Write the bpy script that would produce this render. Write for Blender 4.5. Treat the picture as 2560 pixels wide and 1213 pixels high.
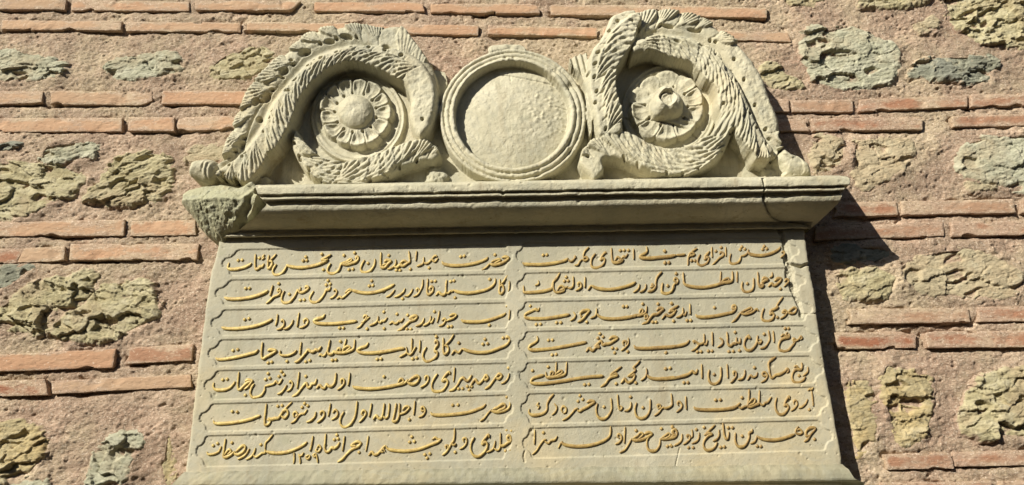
import bpy, math
import numpy as np
from math import radians as R

sc = bpy.context.scene
COL = sc.collection
for o in list(bpy.data.objects):
    bpy.data.objects.remove(o)

# ---------------------------------------------------------------- camera
FW, FH, FPX = 2560.0, 1213.0, 1800.0
PITCH, ROLL = R(20.0), R(1.1)
CAM = np.array((0.0, -1.69, 1.60))
c_f = np.array((0.0, math.cos(PITCH), math.sin(PITCH)))
_u = np.array((0.0, -math.sin(PITCH), math.cos(PITCH)))
_r = np.array((1.0, 0.0, 0.0))
c_r = _r * math.cos(ROLL) - _u * math.sin(ROLL)
c_u = _u * math.cos(ROLL) + _r * math.sin(ROLL)
cam_d = bpy.data.cameras.new("camera")
cam_d.sensor_width = 36.0
cam_d.lens = FPX * 36.0 / FW
cam_d.clip_start = 0.02
cam_d.clip_end = 500.0
cam = bpy.data.objects.new("camera", cam_d)
from mathutils import Matrix, Vector
m = Matrix((( c_r[0], c_u[0], -c_f[0], CAM[0]),
            ( c_r[1], c_u[1], -c_f[1], CAM[1]),
            ( c_r[2], c_u[2], -c_f[2], CAM[2]),
            (0, 0, 0, 1)))
cam.matrix_world = m
COL.objects.link(cam)
sc.camera = cam

# ---------------------------------------------------------------- light
SUN_A, SUN_B = 1.02, 0.83           # sideways and upward slope of the direction to the sun
tosun = Vector((-SUN_A, -1.0, SUN_B)).normalized()
sun_d = bpy.data.lights.new("sun", 'SUN')
sun_d.energy = 5.0
sun_d.angle = R(0.5)
sun_d.color = (1.0, 0.95, 0.84)
sun = bpy.data.objects.new("sun", sun_d)
sun.rotation_mode = 'QUATERNION'
sun.rotation_quaternion = tosun.to_track_quat('Z', 'Y')
COL.objects.link(sun)
world = bpy.data.worlds.new("World")
sc.world = world
world.use_nodes = True
wn = world.node_tree.nodes
wn.clear()
sky = wn.new('ShaderNodeTexSky')
sky.sky_type = 'NISHITA'
sky.sun_disc = False
sky.sun_elevation = math.asin(tosun.z)
sky.sun_rotation = math.atan2(tosun.x, tosun.y)
bg = wn.new('ShaderNodeBackground')
bg.inputs['Strength'].default_value = 0.05
wo = wn.new('ShaderNodeOutputWorld')
world.node_tree.links.new(sky.outputs[0], bg.inputs[0])
world.node_tree.links.new(bg.outputs[0], wo.inputs[0])
sc.view_settings.view_transform = 'Standard'
sc.view_settings.look = 'None'
sc.view_settings.exposure = 0.52
sc.view_settings.gamma = 1.0

# ---------------------------------------------------------------- photo-plane measuring
def onplane(px, py, d):
    """point of the plane d metres in front of the wall that the photograph shows at px, py"""
    px = np.asarray(px, float); py = np.asarray(py, float)
    a = (px - FW / 2) / FPX
    b = (FH / 2 - py) / FPX
    dx = c_f[0] + a * c_r[0] + b * c_u[0]
    dy = c_f[1] + a * c_r[1] + b * c_u[1]
    dz = c_f[2] + a * c_r[2] + b * c_u[2]
    t = (-d - CAM[1]) / dy
    return CAM[0] + t * dx, CAM[2] + t * dz

# ---------------------------------------------------------------- noise
def _hash(ix, iy, seed):
    n = (ix * 374761393 + iy * 668265263 + seed * 974634541) & 0xFFFFFFFF
    n = ((n ^ (n >> 13)) * 1274126177) & 0xFFFFFFFF
    n = (n ^ (n >> 16)) & 0xFFFFFFFF
    return n / 4294967295.0

def vnoise(x, y, seed=0):
    x = np.asarray(x, float); y = np.asarray(y, float)
    fx = np.floor(x); fy = np.floor(y)
    ix = fx.astype(np.int64) + 100000; iy = fy.astype(np.int64) + 100000
    u = x - fx; v = y - fy
    u = u * u * u * (u * (u * 6 - 15) + 10); v = v * v * v * (v * (v * 6 - 15) + 10)
    a = _hash(ix, iy, seed); b = _hash(ix + 1, iy, seed)
    c = _hash(ix, iy + 1, seed); d = _hash(ix + 1, iy + 1, seed)
    return (a + (b - a) * u + (c - a) * v + (a - b - c + d) * u * v) * 2 - 1

def fbm(x, y, seed=0, octs=5, gain=0.5, ridged=False):
    s = 0.0; amp = 1.0; tot = 0.0
    for k in range(octs):
        n = vnoise(x, y, seed + 17 * k)
        if ridged:
            n = 1 - 2 * np.abs(n)
        s = s + amp * n; tot += amp
        amp *= gain
        x, y = x * 1.73 + y * 1.02 + 3.1, y * 1.73 - x * 1.02 - 1.7
    return s / tot

def worley(x, y, seed=0):
    """distances to the first and second cell point and the id of the cell"""
    fx = np.floor(x).astype(np.int64); fy = np.floor(y).astype(np.int64)
    d1 = np.full(x.shape, 9.0); d2 = np.full(x.shape, 9.0); cid = np.zeros(x.shape)
    cx = np.zeros(x.shape); cy = np.zeros(x.shape)
    for i in (-1, 0, 1):
        for j in (-1, 0, 1):
            gx = fx + i + 100000; gy = fy + j + 100000
            qx = fx + i + _hash(gx, gy, seed); qy = fy + j + _hash(gx, gy, seed + 5)
            d = np.hypot(x - qx, y - qy)
            c = _hash(gx, gy, seed + 9)
            near = d < d1
            d2 = np.where(near, d1, np.minimum(d2, d))
            cid = np.where(near, c, cid)
            cx = np.where(near, qx, cx); cy = np.where(near, qy, cy)
            d1 = np.where(near, d, d1)
    return d1, d2, cid, cx, cy

def sstep(a, b, x):
    t = np.clip((x - a) / (b - a), 0, 1)
    return t * t * (3 - 2 * t)

# ---------------------------------------------------------------- curves and outlines
def smooth_line(pts, n=8, closed=False):
    p = np.asarray(pts, float)
    if closed:
        q = np.vstack([p[-1], p, p[0], p[1]])
    else:
        q = np.vstack([2 * p[0] - p[1], p, 2 * p[-1] - p[-2]])
    out = []
    t = np.linspace(0, 1, n, endpoint=False)[:, None]
    for i in range(1, len(q) - 2):
        a, b, c, d = q[i - 1], q[i], q[i + 1], q[i + 2]
        out.append(0.5 * ((2 * b) + (c - a) * t + (2 * a - 5 * b + 4 * c - d) * t ** 2 + (3 * b - a - 3 * c + d) * t ** 3))
    out = np.vstack(out)
    if not closed:
        out = np.vstack([out, p[-1]])
    return out

def poly_sdf(x, y, poly):
    """signed distance to a closed outline, negative inside"""
    shp = x.shape
    x = x.ravel(); y = y.ravel()
    p = np.asarray(poly, float)
    d2 = np.full(x.shape, 1e18); ins = np.zeros(x.shape, bool)
    n = len(p)
    for i in range(n):
        ax, ay = p[i]; bx, by = p[(i + 1) % n]
        ex, ey = bx - ax, by - ay
        L = ex * ex + ey * ey + 1e-12
        t = np.clip(((x - ax) * ex + (y - ay) * ey) / L, 0, 1)
        d2 = np.minimum(d2, (x - ax - t * ex) ** 2 + (y - ay - t * ey) ** 2)
        c = (ay > y) != (by > y)
        if c.any():
            xi = ax + (y - ay) * ex / (ey if abs(ey) > 1e-12 else 1e-12)
            ins ^= c & (x < xi)
    d = np.sqrt(d2)
    return np.where(ins, -d, d).reshape(shp)

def line_coords(x, y, line):
    """arc length s, signed side distance t (positive to the left of travel on screen) and nearest distance"""
    shp = x.shape
    x = x.ravel(); y = y.ravel()
    p = np.asarray(line, float)
    best = np.full(x.shape, 1e18); S = np.zeros(x.shape); T = np.zeros(x.shape)
    acc = 0.0
    for i in range(len(p) - 1):
        ax, ay = p[i]; ex, ey = p[i + 1] - p[i]
        L = math.hypot(ex, ey) + 1e-9
        t = np.clip(((x - ax) * ex + (y - ay) * ey) / (L * L), 0, 1)
        dx = x - ax - t * ex; dy = y - ay - t * ey
        d = dx * dx + dy * dy
        k = d < best
        best = np.where(k, d, best)
        S = np.where(k, acc + t * L, S)
        side = np.sign(ex * dy - ey * dx)
        T = np.where(k, -side * np.sqrt(d), T)
        acc += L
    return S.reshape(shp), T.reshape(shp), np.sqrt(best).reshape(shp), acc

# ---------------------------------------------------------------- mesh building
def link(name, me, mat, parent):
    o = bpy.data.objects.new(name, me)
    COL.objects.link(o)
    if mat:
        me.materials.append(mat)
    if parent is not None:
        o.parent = parent
    return o

def mesh_from(verts, faces, smooth=True, name="mesh"):
    verts = np.asarray(verts, np.float32); faces = np.asarray(faces, np.int32)
    me = bpy.data.meshes.new(name)
    k = faces.shape[1]
    me.vertices.add(len(verts)); me.vertices.foreach_set("co", verts.ravel())
    me.loops.add(faces.size); me.loops.foreach_set("vertex_index", faces.ravel())
    me.polygons.add(len(faces))
    me.polygons.foreach_set("loop_start", np.arange(0, faces.size, k, dtype=np.int32))
    me.polygons.foreach_set("use_smooth", np.full(len(faces), smooth))
    me.update(calc_edges=True)
    me.validate()
    return me

def add_attr(me, name, vals):
    a = me.attributes.new(name, 'FLOAT', 'POINT')
    a.data.foreach_set("value", np.asarray(vals, np.float32))

def grid_faces(ny, nx):
    i = np.arange(ny * nx).reshape(ny, nx)
    return np.stack([i[:-1, :-1], i[:-1, 1:], i[1:, 1:], i[1:, :-1]], -1).reshape(-1, 4)

def snap_outline(gx, gy, sdf):
    """grid points just outside an outline are pulled onto it, so cut edges run clean; returns kept-cell mask"""
    cell = abs(gx[0, 1] - gx[0, 0])
    g0, g1 = np.gradient(sdf, axis=0), np.gradient(sdf, axis=1)
    ddy = gy[1, 0] - gy[0, 0]; ddx = gx[0, 1] - gx[0, 0]
    sy, sx = g0 / ddy, g1 / ddx
    n = np.hypot(sx, sy) + 1e-9
    k = (sdf > 0) & (sdf < 2.2 * cell)
    px = np.where(k, gx - sdf * sx / n, gx); py = np.where(k, gy - sdf * sy / n, gy)
    inside = sdf <= 0
    cells = inside[:-1, :-1] | inside[:-1, 1:] | inside[1:, :-1] | inside[1:, 1:]
    return px, py, cells

def build_relief(P3, cells, comp, names, back_d, attrs=None):
    """P3 (ny,nx,3) points, kept cells, component id per cell -> {id: mesh}; open borders get a skirt back to depth back_d"""
    ny, nx = P3.shape[:2]
    F = grid_faces(ny, nx)
    keep = cells.ravel()
    F = F[keep]; cid = comp.ravel()[keep]
    V = P3.reshape(-1, 3)
    # orientation: front must face -Y
    a, b, c = V[F[:, 0]], V[F[:, 1]], V[F[:, 2]]
    if np.sum(np.cross(b - a, c - a)[:, 1]) > 0:
        F = F[:, ::-1]
    nrm = np.zeros_like(V)
    e = np.cross(V[F[:, 2]] - V[F[:, 0]], V[F[:, 3]] - V[F[:, 1]])
    for k in range(4):
        np.add.at(nrm, F[:, k], e)
    nrm /= np.linalg.norm(nrm, axis=1, keepdims=True) + 1e-12
    # border edges
    ed = np.concatenate([F[:, [0, 1]], F[:, [1, 2]], F[:, [2, 3]], F[:, [3, 0]]])
    ec = np.concatenate([cid] * 4)
    key = np.sort(ed, 1); key = key[:, 0].astype(np.int64) * len(V) + key[:, 1]
    uq, inv, cnt = np.unique(key, return_inverse=True, return_counts=True)
    bd = cnt[inv] == 1
    be, bc = ed[bd], ec[bd]
    out = {}
    for k in names:
        f = F[cid == k]
        if not len(f):
            continue
        sk = be[bc == k]
        used = np.unique(f)
        rm = np.full(len(V), -1); rm[used] = np.arange(len(used))
        vv = V[used]; ff = rm[f]; nn = nrm[used]
        at = {q: w.ravel()[used] for q, w in (attrs or {}).items()}
        if len(sk):
            su = np.unique(sk)
            rt = np.full(len(V), -1); rt[su] = len(vv) + np.arange(len(su))
            rb = np.full(len(V), -1); rb[su] = len(vv) + len(su) + np.arange(len(su))
            top = V[su]; bot = top.copy(); bot[:, 1] = -back_d
            sf = np.stack([rt[sk[:, 1]], rt[sk[:, 0]], rb[sk[:, 0]], rb[sk[:, 1]]], -1)
            # outward normals of the skirt
            sn = np.zeros_like(V)
            q = np.cross(V[sk[:, 1]] - V[sk[:, 0]], np.tile((0, 1.0, 0), (len(sk), 1)))
            np.add.at(sn, sk[:, 0], q); np.add.at(sn, sk[:, 1], q)
            sn = -sn[su] / (np.linalg.norm(sn[su], axis=1, keepdims=True) + 1e-12)
            # orient by face normal of the first skirt quads
            allv = np.vstack([vv, top, bot])
            fn = np.cross(allv[sf[:, 2]] - allv[sf[:, 0]], allv[sf[:, 3]] - allv[sf[:, 1]])
            sgn = np.zeros(len(V)); np.add.at(sgn, sk[:, 0], np.sum(fn * (sn[np.searchsorted(su, sk[:, 0])]), 1))
            sn = np.where(sgn[su][:, None] < 0, -sn, sn)
            vv = allv; ff = np.vstack([ff, sf]); nn = np.vstack([nn, sn, sn])
            at = {q: np.concatenate([w, attrs[q].ravel()[su], attrs[q].ravel()[su]]) for q, w in at.items()}
        me = mesh_from(vv, ff)
        if len(me.vertices) == len(nn):
            me.normals_split_custom_set_from_vertices([tuple(v) for v in nn.tolist()])
        for q, w in at.items():
            add_attr(me, q, w)
        out[k] = me
    return out

def thing(name, label, cat, loc, group=None, kind=None):
    o = bpy.data.objects.new(name, None)
    COL.objects.link(o)
    o.location = loc
    o["label"] = label; o["category"] = cat
    if group: o["group"] = group
    if kind: o["kind"] = kind
    return o

def put(name, me, mat, parent):
    """part mesh given in world coordinates, kept in place under its thing"""
    root = parent
    while root.parent is not None:
        root = root.parent
    off = np.array(root.location)
    co = np.empty(len(me.vertices) * 3, np.float32)
    me.vertices.foreach_get("co", co)
    co = (co.reshape(-1, 3) - off).astype(np.float32)
    me.vertices.foreach_set("co", co.ravel())
    me.update()
    return link(name, me, mat, parent)

# ---------------------------------------------------------------- materials
def nodes_of(name):
    m_ = bpy.data.materials.new(name)
    m_.use_nodes = True
    nt = m_.node_tree
    return m_, nt, nt.nodes["Principled BSDF"]

class NT:
    def __init__(s, nt):
        s.nt = nt
        s.pos = nt.nodes.new('ShaderNodeNewGeometry').outputs['Position']
    def L(s, a, b): s.nt.links.new(a, b)
    def noise(s, scale, detail=4, rough=0.6, stretch=None, dist=0.0, off=None):
        n = s.nt.nodes.new('ShaderNodeTexNoise')
        n.inputs['Scale'].default_value = scale
        n.inputs['Detail'].default_value = detail
        n.inputs['Roughness'].default_value = rough
        n.inputs['Distortion'].default_value = dist
        src = s.pos
        if stretch or off:
            mp = s.nt.nodes.new('ShaderNodeMapping')
            mp.inputs['Scale'].default_value = stretch or (1, 1, 1)
            mp.inputs['Location'].default_value = off or (0, 0, 0)
            s.L(src, mp.inputs['Vector']); src = mp.outputs[0]
        s.L(src, n.inputs['Vector'])
        return n.outputs['Fac']
    def ramp(s, fac, stops):
        r = s.nt.nodes.new('ShaderNodeValToRGB')
        el = r.color_ramp.elements
        while len(el) < len(stops): el.new(0.5)
        for e, (p, c) in zip(el, stops):
            e.position = p
            e.color = (c[0], c[1], c[2], 1) if hasattr(c, '__len__') else (c, c, c, 1)
        s.L(fac, r.inputs[0])
        return r.outputs[0]
    def mix(s, fac, a, b, mode='MIX'):
        n = s.nt.nodes.new('ShaderNodeMix'); n.data_type = 'RGBA'; n.blend_type = mode
        for v, k in ((fac, 0), (a, 6), (b, 7)):
            if hasattr(v, 'is_output'): s.L(v, n.inputs[k])
            elif k == 0: n.inputs[0].default_value = v
            else: n.inputs[k].default_value = (*v, 1)
        return n.outputs[2]
    def math(s, op, a, b=0.0):
        n = s.nt.nodes.new('ShaderNodeMath'); n.operation = op
        for v, k in ((a, 0), (b, 1)):
            if hasattr(v, 'is_output'): s.L(v, n.inputs[k])
            else: n.inputs[k].default_value = v
        return n.outputs[0]
    def attr(s, name):
        n = s.nt.nodes.new('ShaderNodeAttribute'); n.attribute_name = name
        return n.outputs['Fac']
    def rand(s):
        return s.nt.nodes.new('ShaderNodeObjectInfo').outputs['Random']
    def bump(s, height, strength, dist, bsdf):
        b = s.nt.nodes.new('ShaderNodeBump')
        b.inputs['Strength'].default_value = strength
        b.inputs['Distance'].default_value = dist
        s.L(height, b.inputs['Height'])
        s.L(b.outputs[0], bsdf.inputs['Normal'])
# ================================================================ materials of the place
def mortar_colour(t):
    c = t.ramp(t.noise(4.5, 5, 0.62), [(0.30, (0.37, 0.258, 0.185)), (0.5, (0.45, 0.328, 0.235)), (0.70, (0.52, 0.405, 0.285))])
    pale = t.ramp(t.noise(3.0, 6, 0.72, off=(3, 1, 2)), [(0.46, 0.0), (0.58, 1.0)])
    c = t.mix(t.math('MULTIPLY', pale, 0.65), c, (0.53, 0.44, 0.29))
    pink = t.ramp(t.noise(6.5, 5, 0.66, off=(8, 1, 6)), [(0.50, 0.0), (0.66, 1.0)])
    c = t.mix(t.math('MULTIPLY', pink, 0.28), c, (0.44, 0.285, 0.205))
    grime = t.ramp(t.noise(9, 6, 0.72, off=(2, 6, 3)), [(0.56, 0.0), (0.72, 1.0)])
    c = t.mix(t.math('MULTIPLY', grime, 0.60), c, (0.27, 0.205, 0.135))
    crk = t.ramp(t.noise(7, 5, 0.55, dist=1.6, off=(6, 2, 9)), [(0.488, 0.0), (0.5, 1.0), (0.512, 0.0)])
    c = t.mix(t.math('MULTIPLY', crk, 0.55), c, (0.20, 0.14, 0.095))
    c = t.mix(t.ramp(t.noise(250, 3, 0.6), [(0.56, 0.0), (0.66, 1.0)]), c, (0.68, 0.57, 0.44))
    c = t.mix(t.ramp(t.noise(150, 3, 0.7, stretch=(0.6, 1, 1.5), off=(5, 5, 5)), [(0.34, 0.85), (0.44, 0.0)]), c, (0.19, 0.125, 0.08))
    return c
def grit(t):
    return t.math('ADD', t.noise(150, 5, 0.78, stretch=(0.6, 1, 1.5), dist=0.3), t.math('MULTIPLY', t.noise(330, 3, 0.7), 0.7))

def mat_mortar():
    m_, nt, b = nodes_of("lime_mortar"); t = NT(nt)
    t.L(mortar_colour(t), b.inputs['Base Color']); b.inputs['Roughness'].default_value = 0.95
    b.inputs['Specular IOR Level'].default_value = 0.15
    t.bump(t.math('MULTIPLY', grit(t), t.ramp(t.noise(7, 4, 0.6, off=(1, 4, 7)), [(0.36, 0.35), (0.62, 1.0)])), 0.9, 0.0085, b)
    return m_

def mat_brick(name, c0, c1, c2, smear):
    m_, nt, b = nodes_of(name); t = NT(nt)
    c = t.ramp(t.noise(13, 6, 0.68, stretch=(0.5, 1, 1.6)), [(0.30, c0), (0.5, c1), (0.70, c2)])
    c = t.mix(t.math('MULTIPLY', t.rand(), 0.45), c, c0)
    # one brick fired paler or browner than the next
    r2 = t.math('FRACT', t.math('MULTIPLY', t.rand(), 7.31))
    c = t.mix(t.math('MULTIPLY', r2, 0.60), c, (0.45, 0.335, 0.22))
    sm = t.ramp(t.math('ADD', t.noise(16, 7, 0.74, stretch=(0.6, 1, 1.3), off=(2, 0, 7)), t.math('MULTIPLY', t.attr("dust"), 0.30)),
                [(0.66 - smear * 0.20, 0.0), (0.72 - smear * 0.12, 1.0)])
    c = t.mix(t.math('MULTIPLY', sm, 0.85), c, mortar_colour(t))
    c = t.mix(t.ramp(t.noise(150, 3, 0.6), [(0.62, 0.0), (0.70, 0.9)]), c, (0.58, 0.44, 0.32))
    c = t.mix(t.ramp(t.noise(90, 5, 0.74, off=(1, 2, 3)), [(0.28, 0.9), (0.37, 0.0)]), c, (0.13, 0.07, 0.045))
    t.L(c, b.inputs['Base Color']); b.inputs['Roughness'].default_value = 0.9
    b.inputs['Specular IOR Level'].default_value = 0.2
    t.bump(t.noise(95, 7, 0.74, stretch=(0.6, 1, 1.5)), 0.75, 0.005, b)
    return m_

def mat_rock(name, c0, c1, c2, tint):
    m_, nt, b = nodes_of(name); t = NT(nt)
    c = t.ramp(t.noise(20, 7, 0.72, stretch=(0.6, 1, 1.4), dist=0.8), [(0.30, c0), (0.48, c1), (0.66, c2)])
    c = t.mix(t.ramp(t.noise(8, 5, 0.66, off=(4, 4, 1)), [(0.46, 0.0), (0.64, 0.85)]), c, tint)
    c = t.mix(t.ramp(t.noise(26, 5, 0.7, off=(6, 4, 9)), [(0.58, 0.0), (0.68, 0.7)]), c, (0.55, 0.50, 0.35))
    c = t.mix(t.ramp(t.noise(70, 6, 0.75, stretch=(0.7, 1, 1.3), off=(9, 2, 1)), [(0.32, 0.9), (0.43, 0.0)]), c, (0.10, 0.082, 0.05))
    sm = t.ramp(t.math('ADD', t.attr("dust"), t.math('MULTIPLY', t.math('SUBTRACT', t.noise(38, 6, 0.72), 0.5), 1.6)), [(0.42, 0.0), (0.62, 1.0)])
    c = t.mix(sm, c, mortar_colour(t))
    t.L(c, b.inputs['Base Color']); b.inputs['Roughness'].default_value = 0.9
    b.inputs['Specular IOR Level'].default_value = 0.25
    t.bump(t.noise(140, 6, 0.8, stretch=(0.7, 1, 1.5), dist=0.2), 0.85, 0.007, b)
    return m_

def mat_marble(name, base, warm, grey, stain=0.5, bump=0.5, streak=1.0):
    m_, nt, b = nodes_of(name); t = NT(nt)
    c = t.ramp(t.noise(6, 6, 0.62), [(0.32, grey), (0.52, base), (0.72, warm)])
    och = t.ramp(t.noise(3.2, 4, 0.6, off=(7, 3, 2)), [(0.54, 0.0), (0.74, 1.0)])
    c = t.mix(t.math('MULTIPLY', och, stain), c, (0.52, 0.41, 0.22))
    lich = t.ramp(t.noise(13, 7, 0.74, off=(1, 8, 5)), [(0.56, 0.0), (0.70, 1.0)])
    c = t.mix(t.math('MULTIPLY', lich, 0.50), c, (0.30, 0.30, 0.20))
    strk = t.ramp(t.noise(22, 5, 0.68, stretch=(1, 1, 0.16), off=(3, 3, 3)), [(0.56, 0.0), (0.72, 1.0)])
    c = t.mix(t.math('MULTIPLY', strk, 0.58 * streak), c, (0.24, 0.18, 0.10))
    gv = t.ramp(t.noise(5, 6, 0.6, dist=2.2, off=(5, 9, 1)), [(0.46, 0.0), (0.50, 1.0), (0.54, 0.0)])
    c = t.mix(t.math('MULTIPLY', gv, 0.30), c, (0.34, 0.335, 0.27))
    c = t.mix(t.ramp(t.noise(150, 4, 0.7), [(0.28, 0.8), (0.38, 0.0)]), c, (0.20, 0.17, 0.11))
    c = t.mix(t.ramp(t.noise(45, 6, 0.75, off=(4, 7, 4)), [(0.62, 0.0), (0.74, 0.55)]), c, (0.24, 0.225, 0.15))
    t.L(c, b.inputs['Base Color']); b.inputs['Roughness'].default_value = 0.72
    b.inputs['Specular IOR Level'].default_value = 0.3
    t.bump(t.math('ADD', t.noise(95, 6, 0.7), t.math('MULTIPLY', t.noise(330, 3, 0.6), 0.4)), bump, 0.004, b)
    return m_

def mat_gold():
    m_, nt, b = nodes_of("worn_gold_leaf"); t = NT(nt)
    gold = t.ramp(t.noise(75, 5, 0.7), [(0.32, (0.30, 0.19, 0.055)), (0.5, (0.48, 0.345, 0.10)), (0.7, (0.58, 0.45, 0.16))])
    brown = t.ramp(t.noise(75, 5, 0.7), [(0.32, (0.21, 0.13, 0.05)), (0.55, (0.33, 0.215, 0.075)), (0.74, (0.46, 0.33, 0.11))])
    x = nt.nodes.new('ShaderNodeSeparateXYZ'); t.L(t.pos, x.inputs[0])
    worn = t.math('ADD', t.math('MULTIPLY', x.outputs[0], 0.75), t.noise(11, 5, 0.66))
    c = t.mix(t.ramp(worn, [(0.22, 0.0), (0.85, 0.95)]), gold, brown)
    # leaf rubbed off the edges shows the stone
    bare = t.ramp(t.math('ADD', t.attr("edge"), t.math('MULTIPLY', t.math('SUBTRACT', t.noise(120, 4, 0.7), 0.5), 0.9)), [(0.55, 0.0), (0.80, 0.75)])
    c = t.mix(bare, c, (0.42, 0.37, 0.24))
    t.L(c, b.inputs['Base Color'])
    b.inputs['Metallic'].default_value = 0.1
    b.inputs['Roughness'].default_value = 0.5
    t.bump(t.noise(220, 4, 0.7), 0.5, 0.002, b)
    return m_

M_MORTAR = mat_mortar()
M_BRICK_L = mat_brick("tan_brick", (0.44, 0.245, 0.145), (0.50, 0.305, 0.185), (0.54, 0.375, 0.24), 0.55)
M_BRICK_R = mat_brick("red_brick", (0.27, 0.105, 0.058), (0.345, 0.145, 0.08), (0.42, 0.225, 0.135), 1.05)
M_ROCK = {
    'olive': mat_rock("olive_fieldstone", (0.32, 0.265, 0.145), (0.47, 0.415, 0.245), (0.60, 0.54, 0.36), (0.42, 0.335, 0.205)),
    'green': mat_rock("green_fieldstone", (0.29, 0.28, 0.19), (0.45, 0.44, 0.315), (0.59, 0.57, 0.43), (0.46, 0.385, 0.255)),
    'ochre': mat_rock("ochre_fieldstone", (0.38, 0.275, 0.13), (0.51, 0.405, 0.21), (0.60, 0.51, 0.32), (0.40, 0.345, 0.21)),
    'tan': mat_rock("tan_fieldstone", (0.40, 0.305, 0.19), (0.50, 0.405, 0.26), (0.57, 0.485, 0.325), (0.45, 0.39, 0.255)),
    'slate': mat_rock("dark_slate_and_shadow", (0.15, 0.15, 0.11), (0.29, 0.29, 0.215), (0.46, 0.445, 0.33), (0.27, 0.275, 0.22)),
}
M_CARVED = mat_marble("weathered_carved_marble", (0.49, 0.453, 0.32), (0.60, 0.56, 0.415), (0.375, 0.358, 0.262), 0.5, 0.7)
M_PANEL = mat_marble("panel_marble", (0.40, 0.368, 0.265), (0.465, 0.425, 0.31), (0.335, 0.315, 0.232), 0.6, 0.35, 0.6)
M_LEDGE = mat_marble("darker_ledge_marble", (0.285, 0.268, 0.185), (0.33, 0.305, 0.215), (0.235, 0.225, 0.16), 0.4, 0.45, 0.6)  # ledge marble a tone darker than the panels
M_BROKEN = mat_marble("broken_marble", (0.37, 0.36, 0.23), (0.45, 0.43, 0.29), (0.25, 0.25, 0.17), 0.2, 0.9)
M_GOLD = mat_gold()
# ================================================================ the wall
wall = thing("masonry_wall", "rough wall of thin brick courses, pink mortar and embedded fieldstones behind the marble", "wall", (0.0, 0.0, 0.0), kind="thing")

# every brick: top-left, top-right, bottom-right, bottom-left as measured, and the clay
BR = [
 (-70,-6,165,-3,160,22,-70,23,'L'),(177,-3,471,2,470,25,176,23,'L'),(488,1,752,1,728,23,488,24,'L'),
 (785,3,1061,6,1061,28,785,25,'L'),(1076,7,1349,9,1349,31,1076,29,'L'),(1377,10,1640,12,1640,37,1377,34,'L'),
 (1655,12,1919,17,1918,42,1655,37,'L'),
 (5,49,304,53,301,76,3,72,'L'),(316,53,600,55,599,77,314,76,'L'),(617,54,900,58,900,80,617,75,'L'),
 (915,59,1196,62,1195,86,915,80,'L'),(1219,63,1493,67,1493,89,1220,84,'L'),(1508,67,1740,72,1740,94,1508,89,'L'),
 (1755,72,1971,80,1979,102,1755,95,'L'),
 (-70,226,105,226,101,254,-70,261,'L'),(122,226,378,227,378,249,350,260,122,259,'L'),(407,227,690,227,690,260,403,259,'L'),
 (-70,292,303,293,302,327,-70,326,'L'),(321,292,435,292,434,327,319,327,'L'),(438,292,660,285,660,317,438,326,'L'),
 (-70,556,312,548,307,588,-70,589,'L'),(328,551,486,549,488,586,324,589,'L'),
 (-70,622,58,620,37,656,-70,659,'R'),(61,620,161,615,159,649,122,654,43,656,'L'),(175,609,496,609,491,649,172,649,'L'),
 (-70,890,287,871,278,918,-70,930,'L'),(317,867,481,860,476,900,310,909,'R'),
 (-70,954,110,947,118,987,-70,993,'R'),(125,952,475,935,476,966,128,984,'L'),
 (1850,246,1973,246,1974,278,1850,278,'R'),(1978,248,2135,246,2135,277,1983,277,'R'),(2151,246,2422,236,2420,264,2150,276,'R'),
 (2430,235,2640,230,2640,260,2430,265,'R'),
 (1890,298,2021,296,2023,326,1890,326,'R'),(2028,296,2307,291,2307,322,2033,327,'R'),(2380,290,2640,281,2640,311,2385,315,'R'),
 (2092,505,2243,502,2247,535,2086,541,'R'),(2255,502,2535,497,2541,531,2258,535,'R'),(2557,498,2720,495,2720,528,2557,531,'R'),
 (2040,566,2359,553,2364,588,2040,598,'R'),(2379,553,2650,549,2650,583,2383,589,'R'),
 (2119,771,2423,769,2427,804,2124,809,'R'),(2447,767,2650,762,2650,801,2447,804,'R'),
 (2088,831,2290,828,2292,869,2098,871,'R'),(2314,829,2650,825,2650,866,2320,869,'R'),
 (2211,1136,2380,1130,2386,1171,2220,1174,'R'),(2386,1130,2650,1122,2650,1162,2391,1166,'R'),
 (2203,1206,2480,1203,2480,1248,2203,1250,'R'),(2500,1203,2700,1200,2700,1245,2500,1248,'R'),
 # courses running on outside the frame
 (-420,-4,-90,-5,-90,23,-420,24,'L'),(-420,48,-14,49,-14,73,-420,73,'L'),(-400,227,-90,226,-90,260,-400,262,'L'),
 (-420,293,-95,292,-95,327,-420,327,'L'),(-430,562,-90,556,-90,590,-430,596,'L'),(-430,630,-90,623,-90,660,-430,668,'L'),
 (-430,905,-95,891,-95,931,-430,946,'L'),(-430,968,-95,955,-95,994,-430,1008,'R'),
 (2660,230,2980,222,2980,252,2660,260,'R'),(2660,281,2980,272,2980,303,2660,311,'R'),(2740,495,3000,490,3000,524,2740,528,'R'),
 (2672,549,2990,544,2990,578,2672,583,'R'),(2672,762,2990,756,2990,796,2672,801,'R'),(2672,825,2990,820,2990,861,2672,866,'R'),
 (2672,1122,2990,1112,2990,1152,2672,1162,'R'),
]

x0, z0 = onplane(-480, 1330, 0); x1, z1 = onplane(3060, -90, 0)
X0, X1, Z0, Z1 = -1.85, 1.85, 1.42, 2.98
CELL = 0.0026
wx = np.arange(X0, X1, CELL); wz = np.arange(Z0, Z1, CELL)
WX, WZ = np.meshgrid(wx, wz)
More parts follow.
